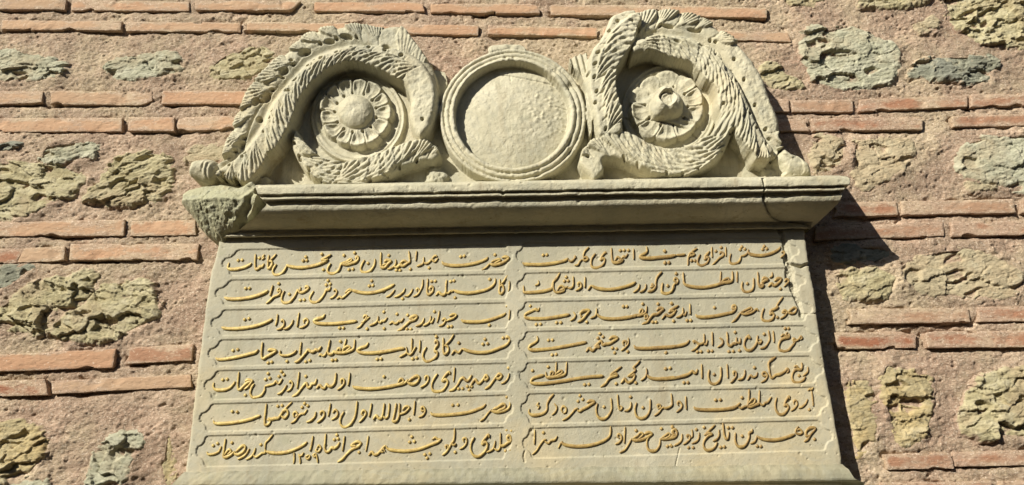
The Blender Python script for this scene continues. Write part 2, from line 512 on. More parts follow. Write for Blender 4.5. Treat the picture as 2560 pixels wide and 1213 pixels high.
# mortar: hand-thrown lumps, drag marks of the trowel, grains and small pits
ang = 0.35
U = WX * np.cos(ang) + WZ * np.sin(ang); V_ = -WX * np.sin(ang) + WZ * np.cos(ang)
sel = sstep(-0.25, 0.25, fbm(WX * 4, WZ * 6, 2, 3))        # where the trowel went level or slantwise
md = 0.0075 * fbm(WX * 6, WZ * 9, 3, 4) + 0.0054 * fbm(WX * 24, WZ * 42, 7, 5, 0.66)
md += 0.0020 * (sel * fbm(WX * 75, WZ * 140, 11, 4, 0.7, True) + (1 - sel) * fbm(U * 75, V_ * 140, 12, 4, 0.7, True))
rgh = 0.35 + 0.65 * sstep(-0.3, 0.35, fbm(WX * 7, WZ * 9, 15, 3))
md += 0.0020 * rgh * fbm(WX * 150, WZ * 190, 14, 2, 0.8)
w1, w2, wc, _, _ = worley(U * 70 + 0.6 * fbm(WX * 40, WZ * 40, 5, 2), V_ * 105, 21)
patch = sstep(-0.2, 0.4, fbm(WX * 5, WZ * 5, 23, 3))
md += np.where(wc > 0.80, 0.0040 * np.clip(1 - w1 * 2.2, 0, 1), 0) * patch
md -= np.where(wc < 0.10, 0.0055 * np.clip(1 - w1 * 1.9, 0, 1), 0) * (1 - patch)
del w1, w2, wc
mortar = md

brick_polys = []
for b in BR:
    k = b[-1]; q = np.array(b[:-1], float).reshape(-1, 2)
    X, Z = onplane(q[:, 0], q[:, 1], 0.011)
    brick_polys.append((np.stack([X, Z], -1), k))

rng = np.random.default_rng(4)
def add_brick(poly, k, idx):
    lo = poly.min(0) - 0.004; hi = poly.max(0) + 0.004
    c = 0.0028
    gx, gz = np.meshgrid(np.arange(lo[0], hi[0] + c, c), np.arange(lo[1], hi[1] + c, c))
    sd = poly_sdf(gx, gz, poly)
    sd = sd + 0.0011 * fbm(gx * 26, gz * 40, 40 + idx, 4) + 0.0007 * fbm(gx * 130, gz * 130, 60 + idx, 3)
    chip = worley(gx * 28, gz * 28, 70 + idx)
    sd = sd + np.where(chip[2] > 0.90, 0.008 * np.clip(1 - chip[0] * 1.5, 0, 1), 0)
    px, pz, cells = snap_outline(gx, gz, sd)
    proud = rng.uniform(0.0065, 0.0115)
    tx, tz = rng.uniform(-0.010, 0.010), rng.uniform(-0.05, 0.03)
    mx, mz = poly.mean(0)
    d = proud + tx * (gx - mx) + tz * (gz - mz)
    d = d - 0.0010 * np.exp(-np.clip(-sd, 0, 1) / 0.0014)
    d = d + 0.0009 * fbm(gx * 26, gz * 60, 80 + idx, 4) + 0.0008 * fbm(gx * 150, gz * 260, 90 + idx, 3)
    d -= np.where(chip[2] < 0.12, 0.003 * np.clip(1 - chip[0] * 1.7, 0, 1), 0)
    dust = np.exp(-np.clip(-sd, 0, 1) / 0.006) * 0.6 + sstep(mz, mz + 0.02, gz) * 0.25 + 0.5 * fbm(gx * 6, gz * 6, 95, 3)
    P = np.stack([px, -d, pz], -1)
    me = build_relief(P, cells, np.zeros(cells.shape, int), [0], -0.02, {'dust': dust})[0]
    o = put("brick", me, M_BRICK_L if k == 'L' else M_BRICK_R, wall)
    # mortar sits back round the brick and hides behind it
    i0 = max(0, int((lo[0] - X0) / CELL) - 6); i1 = int((hi[0] - X0) / CELL) + 7
    j0 = max(0, int((lo[1] - Z0) / CELL) - 6); j1 = int((hi[1] - Z0) / CELL) + 7
    if i1 > i0 and j1 > j0 and i0 < len(wx) and j0 < len(wz):
        s = poly_sdf(WX[j0:j1, i0:i1], WZ[j0:j1, i0:i1], poly)
        m_ = mortar[j0:j1, i0:i1]
        below = sstep(0.0, 0.012, mz - WZ[j0:j1, i0:i1])
        m_ -= 0.0035 * np.exp(-np.abs(s) / 0.006) * (0.3 + below)
        m_ -= 0.012 * sstep(0.18, 0.45, fbm(WX[j0:j1, i0:i1] * 13, WZ[j0:j1, i0:i1] * 30, 392, 3)) * np.exp(-np.abs(s) / 0.007)
        m_[...] = np.where(s < -0.001, np.minimum(m_, 0.0015), m_)
    return o
for i, (p, k) in enumerate(brick_polys):
    o = add_brick(p, k, i)

# fieldstones: outline in the photograph, rock, height in mm, layering slope
ST = [
 ([(-30,125),(60,124),(120,138),(155,152),(160,172),(130,197),(60,206),(-30,196)],'green',20,0.15,'pale green layered fieldstone'),
 ([(250,158),(290,138),(350,131),(420,129),(456,148),(458,178),(420,194),(350,199),(280,196),(256,178)],'green',17,0.1,''),
 ([(525,168),(555,138),(600,120),(640,114),(690,135),(660,180),(610,200),(545,198)],'olive',19,0.2,''),
 ([(105,362),(170,350),(236,352),(250,388),(200,402),(130,408),(95,396)],'green',27,0.3,''),
 ([(-30,415),(60,402),(150,408),(222,440),(195,482),(130,512),(60,542),(-30,548)],'olive',22,-0.3,''),
 ([(200,492),(245,448),(290,388),(370,378),(424,398),(424,470),(380,502),(300,510),(220,507)],'olive',30,0.3,'olive fieldstone split by deep cracks'),
 ([(-25,364),(40,354),(54,362),(10,382),(-25,384)],'slate',16,0.1,''),
 ([(462,405),(474,366),(520,358),(575,368),(570,410)],'tan',14,0.1,''),
 ([(-20,772),(40,735),(90,704),(205,666),(244,678),(228,722),(205,754),(150,768),(110,818),(60,832),(-20,824)],'olive',34,-0.35,''),
 ([(118,836),(150,792),(205,757),(250,714),(330,690),(370,688),(393,735),(388,792),(330,832),(270,852),(195,858)],'olive',32,-0.3,''),
 ([(-25,672),(60,660),(98,666),(52,702),(-25,732)],'slate',16,-0.3,''),
 ([(-25,1048),(60,1062),(116,1092),(114,1130),(84,1168),(50,1188),(-25,1198)],'ochre',30,0.1,'ochre fieldstone with a rounded edge'),
 ([(-25,1205),(60,1200),(105,1188),(120,1225),(60,1250),(-25,1250)],'green',16,0.1,''),
 ([(200,1212),(225,1140),(265,1098),(300,1085),(350,1078),(364,1112),(334,1142),(316,1200),(270,1235),(200,1235)],'green',26,-0.4,''),
 ([(404,1215),(402,1150),(410,1085),(424,1074),(436,1090),(440,1140),(428,1215)],'ochre',14,9.0,'fibrous upright sliver of stone'),
 ([(2362,-30),(2364,10),(2382,44),(2402,76),(2448,102),(2512,110),(2640,112),(2640,-30)],'olive',36,0.1,''),
 ([(2008,90),(2035,54),(2072,66),(2130,58),(2190,92),(2242,108),(2254,160),(2232,202),(2190,222),(2100,218),(2040,197),(2006,142)],'green',22,0.2,'large pale green fieldstone with a flat face'),
 ([(2276,168),(2340,141),(2420,134),(2505,148),(2486,176),(2488,202),(2430,210),(2340,198),(2280,190)],'slate',27,0.12,'dark slate fieldstone with open layers'),
 ([(1900,165),(1940,153),(1962,180),(2002,198),(2010,221),(1970,230),(1912,218)],'olive',20,0.2,''),
 ([(2136,-30),(2138,10),(2180,24),(2292,16),(2325,-30)],'olive',30,0.1,''),
 ([(1965,-30),(1976,20),(2062,6),(2066,-30)],'olive',18,0.1,''),
 ([(2276,60),(2340,44),(2347,70),(2300,80)],'tan',16,0.1,''),
 ([(2032,352),(2060,334),(2112,350),(2118,402),(2080,434),(2038,432)],'tan',17,0.1,''),
 ([(2138,350),(2200,339),(2284,353),(2279,402),(2240,442),(2160,473),(2128,420)],'tan',15,0.1,''),
 ([(2395,372),(2440,344),(2520,334),(2640,342),(2640,474),(2480,467),(2398,432)],'green',18,0.2,''),
 ([(2422,458),(2490,444),(2498,470),(2440,477)],'tan',20,0.1,''),
 ([(2092,684),(2150,664),(2216,674),(2243,695),(2228,737),(2160,747),(2102,732)],'olive',20,0.25,''),
 ([(2248,682),(2290,638),(2400,618),(2500,638),(2570,700),(2520,744),(2400,748),(2278,722)],'tan',15,0.2,''),
 ([(2112,962),(2140,944),(2176,944),(2187,1000),(2193,1090),(2162,1137),(2140,1142),(2122,1050)],'ochre',15,0.1,''),
 ([(2202,922),(2225,906),(2280,928),(2328,938),(2338,985),(2328,1070),(2292,1112),(2254,1118),(2218,1050),(2203,980)],'ochre',20,0.1,'yellow ochre fieldstone with a straight left edge'),
 ([(2388,1052),(2410,1008),(2450,948),(2530,913),(2640,916),(2640,1088),(2520,1098),(2420,1088)],'olive',30,0.15,''),
 ([(2080,618),(2150,610),(2230,622),(2200,656),(2100,656)],'slate',16,0.2,''),  # dark rock colour put in for the shadow on this rough patch
]
for i, (pts, rock, hmm, slope, lab) in enumerate(ST):
    pts = np.array(pts, float)
    X, Z = onplane(pts[:, 0], pts[:, 1], hmm * 0.0005)
    poly = smooth_line(np.stack([X, Z], -1), 4, True)
    lo = poly.min(0) - 0.03; hi = poly.max(0) + 0.03
    c = 0.0018
    gx, gz = np.meshgrid(np.arange(lo[0], hi[0], c), np.arange(lo[1], hi[1], c))
    sd0 = poly_sdf(gx, gz, poly)
    sd = sd0 - 0.012 + 0.015 * fbm(gx * 16, gz * 20, 300 + i, 4, 0.6) + 0.005 * fbm(gx * 70, gz * 70, 302 + i, 3)
    depth = np.clip(-sd, -0.03, 1)
    hm = hmm * 0.001
    u = gx * math.cos(slope) + gz * math.sin(slope); v = -gx * math.sin(slope) + gz * math.cos(slope)
    if slope > 5: u, v = gz, gx
    # split faces: big tilted planes, smaller ones on them, open layers, ragged grit
    wob1 = 0.35 * fbm(gx * 30, gz * 30, 310 + i, 4); wob2 = 0.35 * fbm(gx * 30, gz * 30, 320 + i, 4)
    def planes(k, seed):
        a_, b_ = u * k * 0.6 + wob1, v * k * 1.15 + wob2
        q1, q2, qc, qx, qy = worley(a_, b_, seed)
        tl = (a_ - qx) * vnoise(qx * 7.1, qy * 7.1, seed + 3) + (b_ - qy) * (vnoise(qx * 5.3 + 9, qy * 5.3, seed + 4) - 0.25)
        return (qc - 0.5) + 0.9 * tl, q2 - q1, qc
    f1, e1, c1 = planes(15, 330 + i)
    f2, e2, c2 = planes(42, 340 + i)
    lay = v * 75 + 0.7 * fbm(gx * 12, gz * 12, 350 + i, 3)
    lf = lay - np.floor(lay)
    ledge = lf ** 1.6 * (0.5 + 0.5 * vnoise(np.floor(lay) * 3.1, u * 11, 33))
    g = 0.6 * fbm(u * 60, v * 130, 360 + i, 5, 0.72) + 0.45 * fbm(u * 110, v * 170, 365 + i, 4, 0.7, True)
    f3, e3, c3 = planes(90, 345 + i)
    hole = np.where(c2 < 0.13, 1.0, 0.0) * sstep(0.0, 0.25, e2)
    fiss = np.exp(-e1 / 0.05) * (c1 > 0.45) + 0.6 * np.exp(-e2 / 0.05) * (c2 > 0.55)
    lw = 1.1 if rock == 'slate' else 0.55
    hm *= 0.50
    body = 0.0055 + hm * (0.45 + 0.85 * f1 + 0.34 * f2 + 0.16 * f3 + 0.25 * lw * ledge) + 0.0026 * g - 0.0045 * fiss * (0.4 + 0.6 * sstep(-0.1, 0.3, wob1)) - 0.007 * hole
    prof = sstep(-0.014, 0.022, depth)
    d = -0.016 + prof * (0.016 + body)
    d = np.maximum(d, -0.02)
    dust = sstep(0.007, -0.002, d) * 0.50 + 0.62 * sstep(0.026, -0.004, depth) + 0.16 + 0.22 * fbm(gx * 11, gz * 11, 370 + i, 3)
    cells_sd = sd - 0.013
    px, pz, cells = snap_outline(gx, gz, cells_sd)
    P = np.stack([px, -d, pz], -1)
    me = build_relief(P, cells, np.zeros(cells.shape, int), [0], -0.03, {'dust': dust})[0]
    o = put("fieldstone" if slope < 5 else "stone_sliver", me, M_ROCK[rock], wall)
    if lab: o["label"] = lab
    # mortar is pressed up round the stone and lies under it
    i0 = max(0, int((lo[0] - X0) / CELL) - 12); i1 = int((hi[0] - X0) / CELL) + 12
    j0 = max(0, int((lo[1] - Z0) / CELL) - 12); j1 = int((hi[1] - Z0) / CELL) + 12
    s = poly_sdf(WX[j0:j1, i0:i1], WZ[j0:j1, i0:i1], poly)
    m_ = mortar[j0:j1, i0:i1]
    m_ += np.maximum(0, 0.0050 + 0.0080 * fbm(WX[j0:j1, i0:i1] * 17, WZ[j0:j1, i0:i1] * 17, 390, 4)) * np.exp(-np.abs(s) / 0.026)
    m_[...] = np.where(s < -0.012, np.minimum(m_, m_ * 0.5 - 0.012), m_)

# bands between courses stand back a little from the rubble zones
P = np.stack([WX, -mortar, WZ], -1)
me = build_relief(P, np.ones((P.shape[0] - 1, P.shape[1] - 1), bool), np.zeros((P.shape[0] - 1, P.shape[1] - 1), int), [0], -0.25)[0]
put("mortar_face", me, M_MORTAR, wall)
# the wall's body above, below and beside the part in view
def slab(name, xa, xb, za, zb, ya, yb, mat, parent):
    v = [(x, y, z) for x in (xa, xb) for y in (ya, yb) for z in (za, zb)]
    f = [(0, 1, 3, 2), (4, 6, 7, 5), (0, 4, 5, 1), (2, 3, 7, 6), (0, 2, 6, 4), (1, 5, 7, 3)]
    return put(name, mesh_from(v, f, False), mat, parent)
slab("wall_body", -4.0, 4.0, 0.0, Z0 + 0.01, 0.003, 0.45, M_MORTAR, wall)
slab("wall_body", -4.0, 4.0, Z1 - 0.01, 4.2, 0.004, 0.45, M_MORTAR, wall)
slab("wall_body", -4.0, X0 + 0.01, Z0 + 0.01, Z1 - 0.01, 0.005, 0.45, M_MORTAR, wall)
slab("wall_body", X1 - 0.01, 4.0, Z0 + 0.01, Z1 - 0.01, 0.005, 0.45, M_MORTAR, wall)

# the unseen street before the wall: paving, and a house added to deepen the shadows
gv = [(-30, -40, 0), (30, -40, 0), (30, 0.44, 0), (-30, 0.44, 0)]
gm, gnt, gb = nodes_of("paving"); gt = NT(gnt)
gt.L(gt.ramp(gt.noise(3, 5, 0.6), [(0.3, (0.09, 0.08, 0.065)), (0.7, (0.13, 0.115, 0.095))]), gb.inputs['Base Color'])
gb.inputs['Roughness'].default_value = 0.9
go = link("pavement", mesh_from(gv, [(0, 1, 2, 3)], False), gm, None)
go["kind"] = "structure"
hm_, hnt, hb = nodes_of("dark_plaster"); ht = NT(hnt)
ht.L(ht.ramp(ht.noise(2, 5, 0.6), [(0.3, (0.13, 0.11, 0.085)), (0.7, (0.20, 0.17, 0.13))]), hb.inputs['Base Color'])
hb.inputs['Roughness'].default_value = 0.9
house = thing("sky_blocker_house", "unseen house added across the street to block sky light", "house", (0, -9, 0))
slab("wall", -16, 16, 0.002, 4.1, -10.5, -5.0, hm_, house)
def gable(xa, xb, ya, yb, z, zr, mat, parent):
    ym = (ya + yb) / 2
    v = [(xa, ya, z), (xb, ya, z), (xb, yb, z), (xa, yb, z), (xa, ym, zr), (xb, ym, zr)]
    me = bpy.data.meshes.new("roof"); me.from_pydata(v, [], [(0, 1, 5, 4), (3, 4, 5, 2), (0, 4, 3), (1, 2, 5), (0, 3, 2, 1)]); me.update()
    return put("roof", me, mat, parent)
gable(-16.2, 16.2, -10.7, -4.8, 4.103, 5.0, M_BRICK_L, house)
# ================================================================ inscription slab
plaque = thing("inscription_plaque", "pale marble slab with rows of gilded raised script in framed panels, below the carved top", "plaque",
               (0.13, -0.03, 1.95))
DP = 0.065                                     # its face stands this far before the wall
PL = [(548,560),(546,606),(536,650),(528,674),(516,753),(504,848),(495,916),(486,985),(475,1086),(466,1150),(462,1185),(462,1215),
      (2106,1215),(2105,1145),(2093,1076),(2075,978),(2059,895),(2044,794),(2035,723),(2022,656),(2014,604),(2010,545)]
# framed panels: top-left, top-right, bottom-right, bottom-left, reach of the rounded ends
LT = [(598,624),(578,700),(562,775),(554,850),(545,927),(532,1010),(518,1090)]
RT = [(1262,610),(1259,685),(1262,757),(1263,831),(1266,908),(1265,988),(1259,1069)]
LB = (514,1167); RB = (1256,1148)
LT2 = [(1312,607),(1315,683),(1316,755),(1318,829),(1320,907),(1323,985),(1327,1071)]
RT2 = [(1958,594),(1972,670),(1993,740),(2008,814),(2022,890),(2033,968),(2045,1051)]
LB2 = (1333,1146); RB2 = (2059,1126)
def frame_outline(tl, tr, br, bl, wl, wr):
    """a long panel whose ends are notched and rounded"""
    tl, tr, br, bl = (np.array(p, float) for p in (tl, tr, br, bl))
    out = []
    end = [(0.0, 0.0), (0.07, -0.22), (0.20, -0.30), (0.33, -0.55), (0.38, -0.80), (0.40, -0.98), (0.47, -1.0), (0.50, -1.10)]
    def side(a, b, nrm, w):
        q = []
        for t, k in end: q.append(a + (b - a) * t * 0.85 + nrm * (-k) * w * 0.93)
        for t, k in reversed(end): q.append(b + (a - b) * t * 0.85 + nrm * (-k) * w * 0.93)
        return q
    out += side(bl, tl, np.array((-1.0, 0)), wl)[0:]
    out += side(tr, br, np.array((1.0, 0)), wr)
    return np.array(out)
panels = []
for i in range(7):
    for (a, b, c, d) in ((LT, RT, LB, RB), (LT2, RT2, LB2, RB2)):
        tl, tr = a[i], b[i]
        if i < 6:
            bl = (a[i + 1][0] + 1, a[i + 1][1] - 11); br = (b[i + 1][0], b[i + 1][1] - 11)
        else:
            bl, br = c, d
        first = a is LT
        panels.append(frame_outline(tl, tr, br, bl, (33 - 1.2 * i if first else 23), (20 if first else 30)))
CP = 1.7
gx, gy = np.meshgrid(np.arange(448, 2120, CP), np.arange(548, 1220, CP))
sd = poly_sdf(gx, gy, PL)
sd = sd + 1.6 * fbm(gx * 0.03, gy * 0.03, 401, 4) + 0.9 * fbm(gx * 0.12, gy * 0.12, 402, 3)
H = np.full(gx.shape, DP)
H += 0.0009 * fbm(gx * 0.006, gy * 0.008, 410, 3) + 0.0004 * fbm(gx * 0.05, gy * 0.05, 411, 4)
comp = np.zeros(gx.shape, int)
RECESS = 0.0027
floor_h = H.copy()
for i, pn in enumerate(panels):
    lo = pn.min(0) - 8; hi = pn.max(0) + 8
    ii = (gx[0] > lo[0]) & (gx[0] < hi[0]); jj = (gy[:, 0] > lo[1]) & (gy[:, 0] < hi[1])
    w = np.ix_(jj, ii)
    s = poly_sdf(gx[w], gy[w], pn) + 0.55 * fbm(gx[w] * 0.06, gy[w] * 0.06, 420 + i, 3) + 0.3 * fbm(gx[w] * 0.3, gy[w] * 0.3, 440 + i, 2)
    H[w] -= RECESS * sstep(1.2, -1.2, s)
    # thin raised fillet inside the frame, at the foot of the panel
    comp[w] = np.where(s < 0, i + 1, comp[w])
# chipped right border and the cracks through it
ck = smooth_line([(1950,575),(1960,600),(1966,640),(1974,668),(1978,700),(1985,725),(1993,745),(2003,775),(2003,790)], 6)
_, ct, cd, _ = line_coords(gx, gy, ck + 0)
cw = 4.2 + 4.5 * fbm(gx * 0.06, gy * 0.06, 460, 3) + 5.5 * np.exp(-((gy - 690) / 34.0) ** 2)
H -= 0.0065 * sstep(cw + 2.0, cw - 1.5, cd) * (gy < 795)
H += 0.0035 * fbm(gx * 0.16, gy * 0.16, 461, 3) * sstep(cw + 3, cw - 1, cd)
for ln, wd, dp in (([(1975,658),(1990,664),(2004,667),(2012,663),(2026,660)], 3.0, 0.012), ([(2002,783),(2020,785),(2046,784)], 0.9, 0.003),
                   ([(1700,1120),(1690,1160),(1680,1215)], 0.8, 0.002), ([(1312,1128),(1309,1140),(1312,1154)], 2.0, 0.003)):
    _, _, cd, _ = line_coords(gx, gy, smooth_line(ln, 6))
    jit = wd * (1 + 0.6 * fbm(gx * 0.1, gy * 0.1, 470, 3))
    H -= dp * sstep(jit + 1.2, jit * 0.3, cd)
frag = poly_sdf(gx, gy, [(1969,600),(2020,598),(2030,655),(2012,664),(1990,660),(1976,630)])
H += 0.003 * sstep(2, -2, frag)
# small knocks
w1, w2, wc, _, _ = worley(gx * 0.055, gy * 0.055, 480)
H -= np.where(wc > 0.86, 0.0022 * np.clip(1 - w1 * 6.5, 0, 1), 0)
w1, w2, wc, _, _ = worley(gx * 0.012, gy * 0.012, 481)
H -= np.where(wc > 0.5, 0.0028 * np.clip(1 - w1 * 16, 0, 1), 0)
# worn arris, and the foot that runs out into the ledge below
H -= 0.004 * np.exp(-np.clip(-sd, 0, 99) / 2.2)
px, py, cells = snap_outline(gx, gy, sd)
X, Z = onplane(px, py, DP)
P = np.stack([X, -H, Z], -1)
cc = comp[:-1, :-1]
ms = build_relief(P, cells, cc, list(range(15)), 0.0)
put("frame_slab", ms[0], M_PANEL, plaque)
panel_objs = [put("script_panel", ms[i + 1], M_PANEL, plaque) for i in range(14)]

# ================================================================ ledge under the slab
ledge = thing("stone_ledge", "long marble base moulding with worn edge under the inscription slab, at the bottom", "ledge", (0.13, -0.03, 1.66))
prof = [(DP + 0.0015, 1180, 1160), (DP + 0.0035, 1187, 1167), (DP + 0.0075, 1194, 1174), (DP + 0.0105, 1203, 1185), (DP + 0.0115, 1212, 1196), (DP + 0.010, 1216, 1201),
        (DP + 0.004, 1219, 1204.5), (DP - 0.012, 1221, 1206), (DP - 0.012, 1240, 1226), (DP + 0.03, 1250, 1236), (DP + 0.034, 1262, 1250), (DP + 0.034, 1330, 1320), (0.0, 1331, 1321)]
ns = 420
tt = np.linspace(0, 1, ns)
rows = []
for k, (d, yl, yr) in enumerate(prof):
    xl = 462 - 8.5 * k if k < 8 else 405
    xr = (2106 + 7.5 * k) if k < 8 else (2165 if k < 9 else 2230)
    px = xl + (xr - xl) * tt; py = yl + (yr - yl) * tt
    X, Z = onplane(px, py, d)
    n = 0.0016 * fbm(tt * 40, tt * 0 + k * 0.35, 501, 5) + 0.0012 * fbm(tt * 160, tt * 0 + k * 0.6, 502, 3)
    rows.append(np.stack([X, np.full(ns, -d) - n, Z + n * 0.8], -1))
def refine(rows, m):
    rows = np.array(rows); k = np.linspace(0, len(rows) - 1, (len(rows) - 1) * m + 1)
    i = np.minimum(k.astype(int), len(rows) - 2); f = (k - i)[:, None, None]
    return rows[i] * (1 - f) + rows[i + 1] * f
G = refine(rows, 4)
G[..., 1] -= 0.0009 * fbm(G[..., 0] * 60, G[..., 2] * 60, 505, 4)
me = build_relief(G, np.ones((G.shape[0] - 1, G.shape[1] - 1), bool), np.zeros((G.shape[0] - 1, G.shape[1] - 1), int), [0], -0.02)[0]
put("moulding", me, M_LEDGE, ledge)
# ================================================================ carved top stone: cornice
ped = thing("carved_pediment", "weathered marble top stone with leafy scrolls and a round medallion above its cornice", "pediment",
            (0.13, -0.05, 2.35))
# profile: depth before the wall, y at x=640, y at x=2000, right end x
CO = [(0.030, 462, 440, 2098), (0.120, 464, 442, 2104), (0.150, 465, 443, 2112), (0.152, 466, 444.5, 2120), (0.1535, 470, 449, 2125),
      (0.153, 480, 459, 2125), (0.152, 486, 464.5, 2124), (0.148, 488, 466, 2119), (0.1435, 489.5, 467.5, 2112), (0.143, 493, 470, 2110),
      (0.1465, 495, 472.5, 2112), (0.146, 500, 477.5, 2110), (0.137, 502, 479.5, 2106), (0.1325, 507, 485, 2103),
      (0.1335, 511, 488.5, 2105), (0.1350, 517, 494, 2105), (0.1325, 526, 502.5, 2101), (0.1245, 537, 513, 2092), (0.1135, 548, 524, 2081),
      (0.101, 558, 534.5, 2068), (0.088, 566, 543, 2055), (0.078, 573, 550.5, 2040), (0.071, 577, 555, 2032), (0.070, 580, 558, 2029), (0.071, 584, 562, 2029), (0.0715, 590, 568, 2029),
      (0.068, 593, 571, 2026), (0.040, 595, 573, 2020), (0.0, 596, 574, 2018)]
def profile_rows(xl_of, xr_of, ns):
    rows = []
    for k, (d, yl, yr, xe) in enumerate(CO):
        d = d * 1.138 - 0.0017
        xa, xb = xl_of(k, xe), xr_of(k, xe)
        ya = yl + (yr - yl) * (xa - 640) / 1360.0; yb = yl + (yr - yl) * (xb - 640) / 1360.0
        Xa, Za = onplane(xa, ya, d); Xb, Zb = onplane(xb, yb, d)
        t = np.linspace(0, 1, ns)
        rows.append(np.stack([Xa + (Xb - Xa) * t, np.full(ns, -d), Za + (Zb - Za) * t], -1))
    return rows
def wear(G, seed):
    """worn arrises and pits of old marble"""
    X, Y, Z = G[..., 0], G[..., 1], G[..., 2]
    n = 0.0012 * fbm(X * 22, Z * 40 + Y * 30, seed, 4) + 0.0008 * fbm(X * 90, Z * 120 + Y * 90, seed + 1, 4)
    w1, _, wc, _, _ = worley(X * 42, (Z + Y) * 60, seed + 2)
    n -= np.where(wc > 0.80, 0.0035 * np.clip(1 - w1 * 4.0, 0, 1), 0)
    G[..., 1] -= n
    G[..., 2] += n * 0.6
    return G
crack = [(1906,440),(1912,470),(1909,492),(1916,510),(1926,532),(1940,545),(1962,553),(2004,558),(2040,575)]
NS = 900
def broken_edge(k, xe):
    y = CO[k][1]
    x = float(np.interp(y, [462, 486, 500, 515, 530, 545, 560, 575, 596], [636, 643, 655, 668, 650, 636, 612, 594, 548]))
    return x + 4.0 * float(vnoise(np.array([k * 0.73]), np.array([3.3]), 515)[0])
G = refine(profile_rows(broken_edge, lambda k, xe: xe, NS), 3)
# worn line where the hollow meets the round below it
kk = np.arange(G.shape[0]) / 3.0
s = np.linspace(0, 1, NS)
lip = np.exp(-((kk - 14.2) / 1.3) ** 2)[:, None]
G[..., 2] += lip * (0.0030 * fbm(s * 38, s * 0, 520, 4) + 0.0022 * np.maximum(0, fbm(s * 90, s * 0 + 4, 521, 3)))[None]
G[..., 1] -= lip * (0.0035 * fbm(s * 30, s * 0 + 7, 522, 4))[None]
fil = np.exp(-((kk - 6.0) / 0.9) ** 2)[:, None]
chipn = fbm(s * 60, s * 0 + 2, 523, 4)
G[..., 1] += fil * (0.006 * np.clip(chipn - 0.25, 0, 1) + 0.0012 * chipn)[None]
G = wear(G, 530)
# the crack that cuts off the mended end
XR = G[..., 0]
def project(P3):
    d = P3 - CAM
    zf = d @ c_f
    return FW / 2 + FPX * (d @ c_r) / zf, FH / 2 - FPX * (d @ c_u) / zf
qx, qy = project(G)
_, ct, cd, _ = line_coords(qx, qy, smooth_line(crack, 6))
jag = 1.3 + 1.6 * fbm(qx * 0.05, qy * 0.05, 540, 3) + 2.2 * np.exp(-((qy - 515) / 18.0) ** 2)
notch = sstep(jag + 1.6, jag * 0.2, cd)
G[..., 1] += 0.010 * notch * (kk[:, None] > 2)
# right return back to the wall
ret = []
nr = 46
for k in range(G.shape[0]):
    e = G[k, -1]
    t = np.linspace(0, 1, nr)[1:] 
    r_ = np.repeat(e[None], nr - 1, 0).copy()
    r_[:, 1] = e[1] + (0.0 - e[1]) * t
    r_[:, 0] += 0.0008 * fbm(t * 8, t * 0 + k * 0.2, 550, 3)
    ret.append(r_)
Gf = np.concatenate([G, np.array(ret)], 1)
comp = np.zeros((Gf.shape[0] - 1, Gf.shape[1] - 1), int)
right = np.zeros(Gf.shape[:2], bool)
right[:, :NS] = (ct < 0) & (qx > 1890) if True else False
right[:, NS:] = True
# sign of the crack side: points right of it
tst = right[len(CO), int(NS * 0.3)]
comp[right[:-1, :-1]] = 1
ms = build_relief(Gf, np.ones(comp.shape, bool), comp, [0, 1], -0.01)
put("cornice", ms[0], M_CARVED, ped)
if 1 in ms:
    o = put("cornice_end", ms[1], M_CARVED, ped); o["label"] = "mended end of the cornice, cut off by a crack"

# broken left corner: rough block
BC = [(449,486),(462,470),(492,462),(520,458),(560,462),(600,470),(640,466),(650,486),(654,505),(668,515),(652,528),(640,545),(612,560),(596,576),(560,588),
      (548,604),(536,600),(502,577),(486,556),(470,530),(452,510)]
CB = 1.8
gx, gy = np.meshgrid(np.arange(436, 684, CB), np.arange(444, 616, CB))
sd = poly_sdf(gx, gy, BC) + 2.5 * fbm(gx * 0.05, gy * 0.05, 560, 4)
# a slanting lit break above, a rough one turning under below, a fresh shelly scar next to the moulding
H = 0.118 + 0.00020 * (gx - 450)
edge_y = 506 + 6 * fbm(gx * 0.02, gx * 0 + 2, 565, 3) + 0.05 * (gx - 450)
H -= 0.00075 * np.clip(gy - edge_y, 0, 200)
H -= 0.00060 * np.clip(edge_y - gy, 0, 200)
H += 0.0050 * fbm(gx * 0.020, gy * 0.024, 561, 4)
rough = sstep(-4, 6, gy - edge_y) * sstep(648, 590, gx)
H += rough * (0.0060 * fbm(gx * 0.10, gy * 0.10, 562, 4, 0.68)) + 0.0012 * fbm(gx * 0.18, gy * 0.18, 563, 4)
q1, q2, qc, qa, qb = worley(gx * 0.024 + 0.3 * fbm(gx * 0.03, gy * 0.03, 566, 3), gy * 0.034, 564)
H += 0.007 * (qc - 0.5) * (1 - rough)
scar = np.exp(-((gx - (640 - 0.55 * np.clip(gy - 515, -20, 80))) / 26.0) ** 2)
H -= 0.014 * scar * (0.6 + 0.4 * np.cos((gx + gy * 0.8) * 0.16 + 2 * fbm(gx * 0.04, gy * 0.04, 567, 3)))
H -= 0.030 * np.exp(-np.clip(-sd, 0, 99) / 6.0) * sstep(640, 600, gx)
px, py, cells = snap_outline(gx, gy, sd)
X, Z = onplane(px, py, 0.095)
ms = build_relief(np.stack([X, -H, Z], -1), cells, np.zeros(cells.shape, int), [0], -0.01)
o = put("broken_corner", ms[0], M_BROKEN, ped); o["label"] = "rough broken left corner of the cornice"
# ================================================================ carved relief above the cornice
RB_D = 0.055                        # the plain ground of the relief stands this far before the wall
REF_D = RB_D + 0.050
CR = 1.55
gx, gy = np.meshgrid(np.arange(452, 2086, CR), np.arange(8, 486, CR))
shape = gx.shape
Hc = np.full(shape, -1.0); ID = np.zeros(shape, int); SD = np.full(shape, 1e9)

